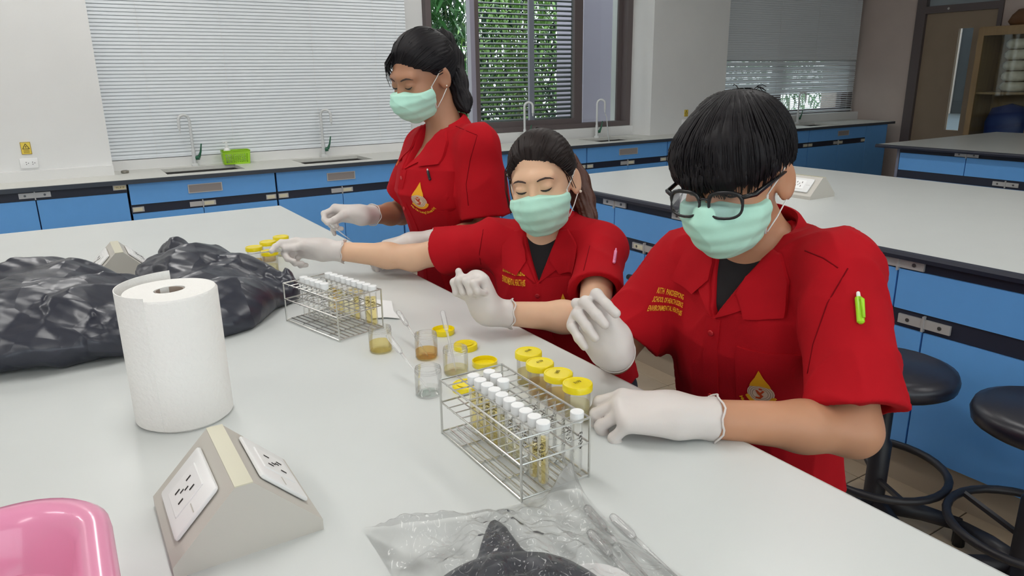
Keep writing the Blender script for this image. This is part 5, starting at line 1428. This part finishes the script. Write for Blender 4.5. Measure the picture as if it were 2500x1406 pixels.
def hair_tied(root, H, hc, org, HW, hs, tail, hl, m, mt, vol, seed, bang=None):
    """pulled-back hair with a tail; hl = hairline points (f, u)"""
    ns = noise_set(5, 80, seed); hu_ = [p[1] for p in hl]; hf_ = [p[0] for p in hl]
    tr = np.array([0, -0.11, 0.055])
    def fn(P):
        Q = head_local(P, H)
        d = sd_ell(Q, (0, -0.018, 0.040), (0.081+vol, 0.099+vol, 0.094+vol))
        d = smin(d, sd_ell(Q, (0, -0.085, 0.03), (0.05, 0.04, 0.05)), 0.03)
        az = np.arctan2(Q[:, 0], Q[:, 2]-tr[2]+0.0)
        d = d+0.0011*np.sin(az*46+Q[:, 1]*40)*0.5+0.0003*np.sin(az*97)+0.003*waves(Q, ns)
        lim = np.interp(Q[:, 2], hu_, hf_)+0.003*np.sin(az*31)
        d = d+0.008*np.clip(1-(lim-Q[:, 1])/0.035, 0, 1)
        return smax(d, Q[:, 1]-lim, 0.008)*hs
    h_ = sdf_obj('hair', fn, hc-0.18, hc+0.18, 0.0030, m, root, True, org)
    nt_ = noise_set(5, 60, seed+3)
    pts = [np.array(p[:3]) for p in tail]; rs = [p[3] for p in tail]
    wp = pts
    def tf(P):
        d = None
        for a, b_, r0, r1 in zip(wp[:-1], wp[1:], rs[:-1], rs[1:]):
            c = sd_cone(P, a, b_, r0*hs, r1*hs); d = c if d is None else smin(d, c, 0.02)
        ax = A3(nrm(wp[-1]-wp[0])); q = P-A3(wp[0]); e1 = A3(nrm(np.cross(ax, V3(0.3, 1, 0.1)))); e2 = np.cross(ax, e1)
        az = np.arctan2(q@e1, q@e2)
        return d+0.0016*np.sin(az*9)+0.001*np.sin(az*23)+0.002*waves(P, nt_)
    w_ = np.stack(wp)
    to = sdf_obj('ponytail', tf, w_.min(0)-0.07, w_.max(0)+0.07, 0.0035, mt, h_, True, org)
    r = random.Random(seed); paths = []
    for _ in range(130):
        uu = r.uniform(0.0, 0.125); sg = r.choice((-1, 1)); ff = np.interp(uu, hu_, hf_)-0.003
        l0 = sg*math.sqrt(max(0.0, 1-((ff+0.018)/(0.101+vol))**2-((uu-0.04)/(0.096+vol))**2))*(0.083+vol)
        p0 = np.array([l0, ff, uu]); c0 = np.array([0, -0.018, 0.04]); pth = []
        for i in range(8):
            t = i/7; q = p0*(1-t)+tr*t; dv = (q-c0)/np.array([0.081+vol, 0.099+vol, 0.094+vol]); L_ = np.linalg.norm(dv)+1e-6
            q = c0+dv/L_*np.array([0.0822+vol, 0.1002+vol, 0.0952+vol])*(1+0.004*r.random()); pth.append(HW(*q))
        paths.append(pth)
    for _ in range(40):
        off = np.array([r.uniform(-1, 1), r.uniform(-1, 1), 0]); pth = []
        for p, rr in zip(pts, rs): pth.append(tuple(p+off/max(1, np.linalg.norm(off))*rr*hs-org))
        paths.append(pth)
    if bang:
        for _ in range(bang[2]):
            j = np.array([r.uniform(-0.006, 0.006) for _ in range(3)]); paths.append([HW(*(np.array(p)+j*(0.4+0.6*i))) for i, p in enumerate(bang[0])])
            j = np.array([r.uniform(-0.006, 0.006) for _ in range(3)]); paths.append([HW(*(np.array(p)+j*(0.4+0.6*i))) for i, p in enumerate(bang[1])])
    strands(h_, H, 'hair_strands', paths, m, org, 0.0011)
# ---------------------------------------------------------------- the three students
def mkH(c, l, f, u, sc):
    f = nrm(np.array(f)); u = np.array(u); u = nrm(u-(u@f)*f); l = np.cross(u, f)
    return dict(c=np.array(c, float), l=l, f=f, u=u, sc=sc)
def WP(px, py, d, r):
    q = np.array(CAM)+(Rv*((px-1250)/1762.1)-Uv*((py-703)/1762.1)-Tv)*d; return (q[0], q[1], q[2], r)
MAN = dict(k=1.0, skin='man', seed=60, foot=(1.13, 0.88, 0.0), tab=TAB_M, tee=True, v=0.118, hem=0.53, sr=0.075, slv=(0.225, 0.18), buttons=(-0.145, -0.285, -0.40),
    N0=(1.062, 0.845, 1.022), Ls=(1.055, 0.682, 0.990), Rs=(1.045, 1.005, 0.935), Le=(0.962, 0.566, 0.776), Lw=(0.722, 0.690, 0.816), Re=(0.915, 1.075, 0.745), Rw=(0.752, 0.880, 0.850),
    pelvis=(1.17, 0.90, 0.50), Lk=(0.80, 0.66, 0.49), Rk=(0.78, 0.92, 0.49), La=(0.86, 0.66, 0.09), Ra=(0.84, 0.93, 0.09),
    H=mkH((0.988, 0.851, 1.124), 0, (-0.932, -0.315, -0.178), (-0.185, -0.007, 0.983), 1.0),
    pocket=(1872, 935), name=[('KITH  PAKDEEPONG', 1.0), ('SCHOOL OF HEALTH SCIENCE', 0.9), ('ENVIRONMENTAL HEALTH #05', 0.95)], namepos=(1640, 732), namew=0.062, namev=1.15,
    emblem=(1860, 958, 0.042), arc='Mae Fah Luang University', hairfn=hair_man, seams=[[(1965, 612), (2010, 630), (2055, 660)], [(2070, 655), (2020, 740), (1985, 840), (1968, 930)]],
    LH=dict(D=cv(-1, 0.10, -0.12), N=cv(0, -0.80, -0.55), curl=[(30, 45, 25), (38, 55, 30), (45, 65, 35), (55, 70, 40)], thumb=[(0.7, 0.5, 0.5), (0.9, 0.1, 0.5), (1, -0.1, 0.3)], cuff=0.05),
    RH=dict(D=cv(-0.62, 0.78, 0.05), N=cv(0.05, -0.10, 1), curl=[(70, 78, 12), (74, 80, 12), (78, 80, 12), (82, 74, 20)], thumb=[(0.95, 0.1, 0.25), (0.9, -0.5, 0.1), (0.8, -0.5, 0.2)], cuff=0.045))
MID = dict(k=0.88, skin='mid', seed=80, foot=(1.10, 1.46, 0.0), tab=TAB_W, tee=True, v=0.105, hem=0.46, sr=0.074, slv=(0.165, 0.150), buttons=(-0.13, -0.22, -0.31),
    N0=(1.008, 1.442, 0.950), Ls=(1.078, 1.325, 0.900), Rs=(0.920, 1.560, 0.898), Le=(0.928, 1.156, 0.797), Lw=(0.712, 1.238, 0.830), Re=(0.776, 1.744, 0.835), Rw=(0.580, 1.879, 0.858),
    pelvis=(1.12, 1.46, 0.475), Lk=(0.78, 1.30, 0.475), Rk=(0.77, 1.50, 0.475), La=(0.83, 1.30, 0.085), Ra=(0.82, 1.50, 0.085),
    H=mkH((0.976, 1.42, 1.052), 0, (-0.748, -0.664, -0.06), (-0.117, 0.094, 0.989), 0.95),
    pocket=(1370, 735), name=[('NUTTAYA  SINUKAEW', 1.0), ('SCHOOL OF HEALTH SCIENCE', 0.9), ('ENVIRONMENTAL HEALTH #05', 0.95)], namepos=(1254, 660), namew=0.074, namev=1.9,
    emblem=(1378, 762, 0.036), arc='Mae Fah Luang University', seams=[[(1440, 600), (1425, 660), (1410, 730)], [(1180, 560), (1170, 620), (1180, 680)]],
    hairfn=lambda root, H, hc, org, HW, hs: hair_tied(root, H, hc, org, HW, hs, [WP(1385, 395, 1.79, 0.028), WP(1408, 440, 1.80, 0.029), WP(1424, 490, 1.79, 0.027), WP(1436, 530, 1.775, 0.020), WP(1443, 552, 1.765, 0.010)],
        [(-0.05, -0.06), (-0.012, -0.03), (0.004, 0.0), (0.035, 0.025), (0.066, 0.055), (0.080, 0.075), (0.10, 0.11)], m_hairb, m_hairt, 0.004, 14,
        ([(-0.04, 0.07, 0.09), (-0.066, 0.062, 0.05), (-0.074, 0.05, 0.0), (-0.072, 0.045, -0.05)], [(0.035, 0.075, 0.09), (0.062, 0.055, 0.055), (0.075, 0.025, 0.02), (0.078, 0.01, -0.01)], 4)),
    LH=dict(D=cv(-0.30, 0.94, 0.08), N=cv(-0.75, -0.10, 0.65), curl=[(82, 95, 55), (85, 98, 55), (88, 98, 55), (88, 95, 55)], thumb=[(1, 0.15, 0.45), (1, -0.1, 0.15), (1, -0.1, 0.05)], cuff=0.05),
    RH=dict(D=cv(-1, 0.10, 0.05), N=cv(0, -0.80, 0.60), curl=[(20, 35, 20), (55, 70, 40), (65, 78, 45), (70, 80, 45)], thumb=[(0.9, 0.35, 0.35), (1, -0.15, 0.35), (1, -0.1, 0.1)], cuff=0.05))
STD = dict(k=0.92, skin='std', seed=40, foot=(1.02, 1.96, 0.0), tab=[(a, b_, c_+(0.022 if -0.3 < a < -0.06 else 0.008), y_+(0.012 if -0.3 < a < -0.06 else 0)) for a, b_, c_, y_ in TAB_W], tee=False, v=0.105, hem=0.50, sr=0.080, slv=(0.195, 0.18), buttons=(-0.125, -0.215, -0.305, -0.395),
    N0=(1.000, 1.945, 1.160), Ls=(1.005, 1.778, 1.118), Rs=(0.985, 2.075, 1.090), Le=(1.012, 1.742, 0.873), Lw=(0.815, 1.822, 0.858), Re=(0.945, 2.200, 0.870), Rw=(0.767, 2.085, 0.901),
    pelvis=(1.03, 1.965, 0.68), Lk=(1.0, 1.88, 0.40), Rk=(1.0, 2.05, 0.40), La=(1.04, 1.88, 0.085), Ra=(1.04, 2.05, 0.085),
    H=mkH((0.937, 1.971, 1.301), 0, (-0.906, -0.243, -0.346), (-0.328, -0.112, 0.938), 0.95),
    pocket=(1050, 470), name=[('L.JEE', 1.0), ('SCHOOL OF HEALTH SCIENCE', 0.9), ('ENVIRONMENTAL HEALTH #05', 0.95)], namepos=(982, 380), namew=0.060, namev=1.4,
    emblem=(1026, 490, 0.042), arc='Mae Fah Luang University', seams=[[(1165, 330), (1148, 390), (1138, 450), (1145, 515)], [(1095, 300), (1140, 320), (1170, 332)]],
    hairfn=lambda root, H, hc, org, HW, hs: hair_tied(root, H, hc, org, HW, hs, [WP(1078, 105, 2.15, 0.042), WP(1098, 150, 2.17, 0.040), WP(1112, 205, 2.15, 0.036), WP(1130, 248, 2.12, 0.026), WP(1140, 268, 2.10, 0.012)],
        [(-0.06, -0.06), (-0.030, -0.03), (-0.005, 0.0), (0.030, 0.025), (0.062, 0.050), (0.084, 0.072), (0.10, 0.11)], m_hair, m_hair, 0.007, 24,
        ([(-0.02, 0.072, 0.098), (-0.048, 0.076, 0.070), (-0.064, 0.066, 0.040), (-0.066, 0.058, 0.005)], [(-0.01, 0.076, 0.098), (-0.042, 0.082, 0.070), (-0.060, 0.074, 0.040), (-0.064, 0.064, 0.010)], 9)),
    LH=dict(D=cv(-1, -0.12, 0.0), N=cv(0, -1, -0.25), curl=[(25, 40, 20), (30, 45, 25), (32, 48, 25), (35, 50, 25)], thumb=[(0.7, 0.6, 0.3), (0.9, 0.2, 0.4), (1, 0, 0.2)], cuff=0.06),
    RH=dict(D=cv(-1, 0.12, -0.1), N=cv(0, -0.85, 0.45), curl=[(45, 65, 30), (62, 75, 40), (66, 78, 40), (50, 45, 25)], thumb=[(0.7, 0.4, 0.6), (0.8, -0.1, 0.7), (0.9, -0.2, 0.5)], cuff=0.05))
build_person('person', 'person in red shirt, black glasses and mint mask seated nearest, looking down', MAN)
build_person('person', 'person with brown ponytail, red shirt and mint mask seated in the middle, arm stretched out', MID)
build_person('person', 'person with black ponytail, red shirt and mint mask standing at the far end', STD)

# ---- glasses of the man (worn: a part of the person)
root = MAN['root']; H = MAN['H']; org = MAN['org']; hc = np.array(H['c']); Hm = np.stack([H['l'], H['f'], H['u']], 1)
HWm = lambda l, ff, uu: tuple(hc+Hm@np.array((l, ff, uu))-org)
m_gl = mat('glasses_black', S(20, 20, 24), 0.25)
m_lens = clear_mat('lens', (0.94, 0.93, 0.95, 1), 0.35, 0.03)
ge = empty('glasses', (0, 0, 0)); ge.parent = root
for sg in (1, -1):
    pts = []
    for i in range(28):
        a = 2*PI*i/28; ca, sa = math.cos(a), math.sin(a); p_ = 2.8
        x = 0.0265*abs(ca)**(2/p_)*(1 if ca > 0 else -1); y = 0.0195*abs(sa)**(2/p_)*(1 if sa > 0 else -1)
        l = sg*(0.0345+x*1.0); pts.append((l, 0.124-0.9*max(0, abs(l)-0.03)**1*0.25-0.30*min(0, y), -0.005+y+(0.002 if sa > 0 else 0)))
    MB().tube([HWm(*p) for p in pts], [0.0036 if p[2] > 0 else 0.0024 for p in pts], 6, False, True).build('rim', m_gl, ge, True)
    mb = MB(); c_ = (sg*0.0345, 0.1155, -0.006)
    mb.add([HWm(*p) for p in pts]+[HWm(p[0], p[1]-0.0012, p[2]) for p in pts], [tuple(range(28)), tuple(range(55, 27, -1))]); mb.build('lens', m_lens, ge)
    MB().tube([HWm(sg*0.060, 0.117, 0.008), HWm(sg*0.0755, 0.102, 0.009), HWm(sg*0.0805, 0.03, 0.012), HWm(sg*0.0835, -0.012, 0.014), HWm(sg*0.082, -0.035, -0.006)], [0.0042, 0.0044, 0.0036, 0.0028, 0.002], 6).build('temple', m_gl, ge, True)
MB().tube([HWm(-0.010, 0.1245, 0.004), HWm(0, 0.1265, 0.006), HWm(0.010, 0.1245, 0.004)], 0.0022, 6).build('bridge', m_gl, ge, True)
# ---- ear studs
def stud(J, l, ff, uu, r, m, nm):
    H = J['H']; hc = np.array(H['c']); Hm = np.stack([H['l'], H['f'], H['u']], 1); p = hc+Hm@(np.array((l, ff, uu))*H['sc'])-J['org']
    MB().lathe([(0, -r), (r*0.7, -r*0.7), (r, 0), (r*0.7, r*0.7), (0, r)], tuple(p), 10).build(nm, m, J['root'], True)
m_pearl = mat('pearl', S(236, 228, 214), 0.2)
stud(MID, 0.092, -0.006, -0.030, 0.0036, m_pearl, 'ear_stud'); stud(STD, 0.090, -0.006, -0.026, 0.0022, m_pearl, 'ear_stud')

# ---- pens
def pen(label, base, top, m, m2, r=0.0042, nrm_=None):
    a = Vector(base); b_ = Vector(top); d = b_-a
    t = thing('pen', label, 'pen', tuple(a))
    P_ = lambda q: d*q
    MB().tube([P_(0), P_(0.05), P_(0.80), P_(0.82)], [r*0.5, r, r, r*0.9], 10).build('barrel', m, t, True, 40)
    MB().tube([P_(0.82), P_(0.97), P_(1.0)], [r*0.55, r*0.5, r*0.3], 8).build('push_button', m2, t, True, 40)
    n_ = Vector(nrm_) if nrm_ is not None else Vector(Tv)
    MB().tube([P_(0.80)+n_*r, P_(0.76)+n_*r*2.0, P_(0.2)+n_*r*1.9], [r*0.5, r*0.55, r*0.4], 6).build('clip', m, t, True)
m_lime2 = mat('lime_pen', S(168, 228, 40), 0.3); m_pinkp = mat('pink_pen', S(240, 150, 190), 0.3); m_dkpen = mat('dark_pen', S(40, 46, 52), 0.3)
def sleeve_pt(J, px, py, off):
    """point on that person's shirt on the sight line through a photo position"""
    d = Vector(Rv*((px-1250)/1762.1)-Uv*((py-703)/1762.1)-Tv).normalized(); r = J['bvh'].ray_cast(CAM, d, 5)
    return Vector(r[0])-d*off if r[0] is not None else CAM+d*1.3
pen('lime green pen clipped on the sleeve pocket of the man', sleeve_pt(MAN, 2102, 790, 0.006), sleeve_pt(MAN, 2095, 712, 0.006), m_lime2, m_maskw, 0.0056)
pen('pink pen clipped on the sleeve of the middle woman', sleeve_pt(MID, 1499, 642, 0.005), sleeve_pt(MID, 1504, 606, 0.005), m_pinkp, m_pinkp, 0.0036)
pen('dark pen in the chest pocket of the standing woman', sleeve_pt(STD, 1050, 440, 0.005), sleeve_pt(STD, 1043, 412, 0.005), m_dkpen, m_white, 0.004)
# ---- pipettes in the hands
pipette('clear plastic pipette held over the far jars by the middle woman', tuple(np.array((0.405, 2.02, 0.842))), tuple((np.array(MID['RH']['tips'][0])+np.array(MID['RH']['tips'][2]))/2+np.array(Rv)*0.01), 0.9)
pipette('clear plastic pipette held by the standing woman', (0.700, 2.02, 0.845), tuple((np.array(STD['RH']['tips'][0])+np.array(STD['RH']['tips'][2]))/2), 0.9)

POOL.shutdown()
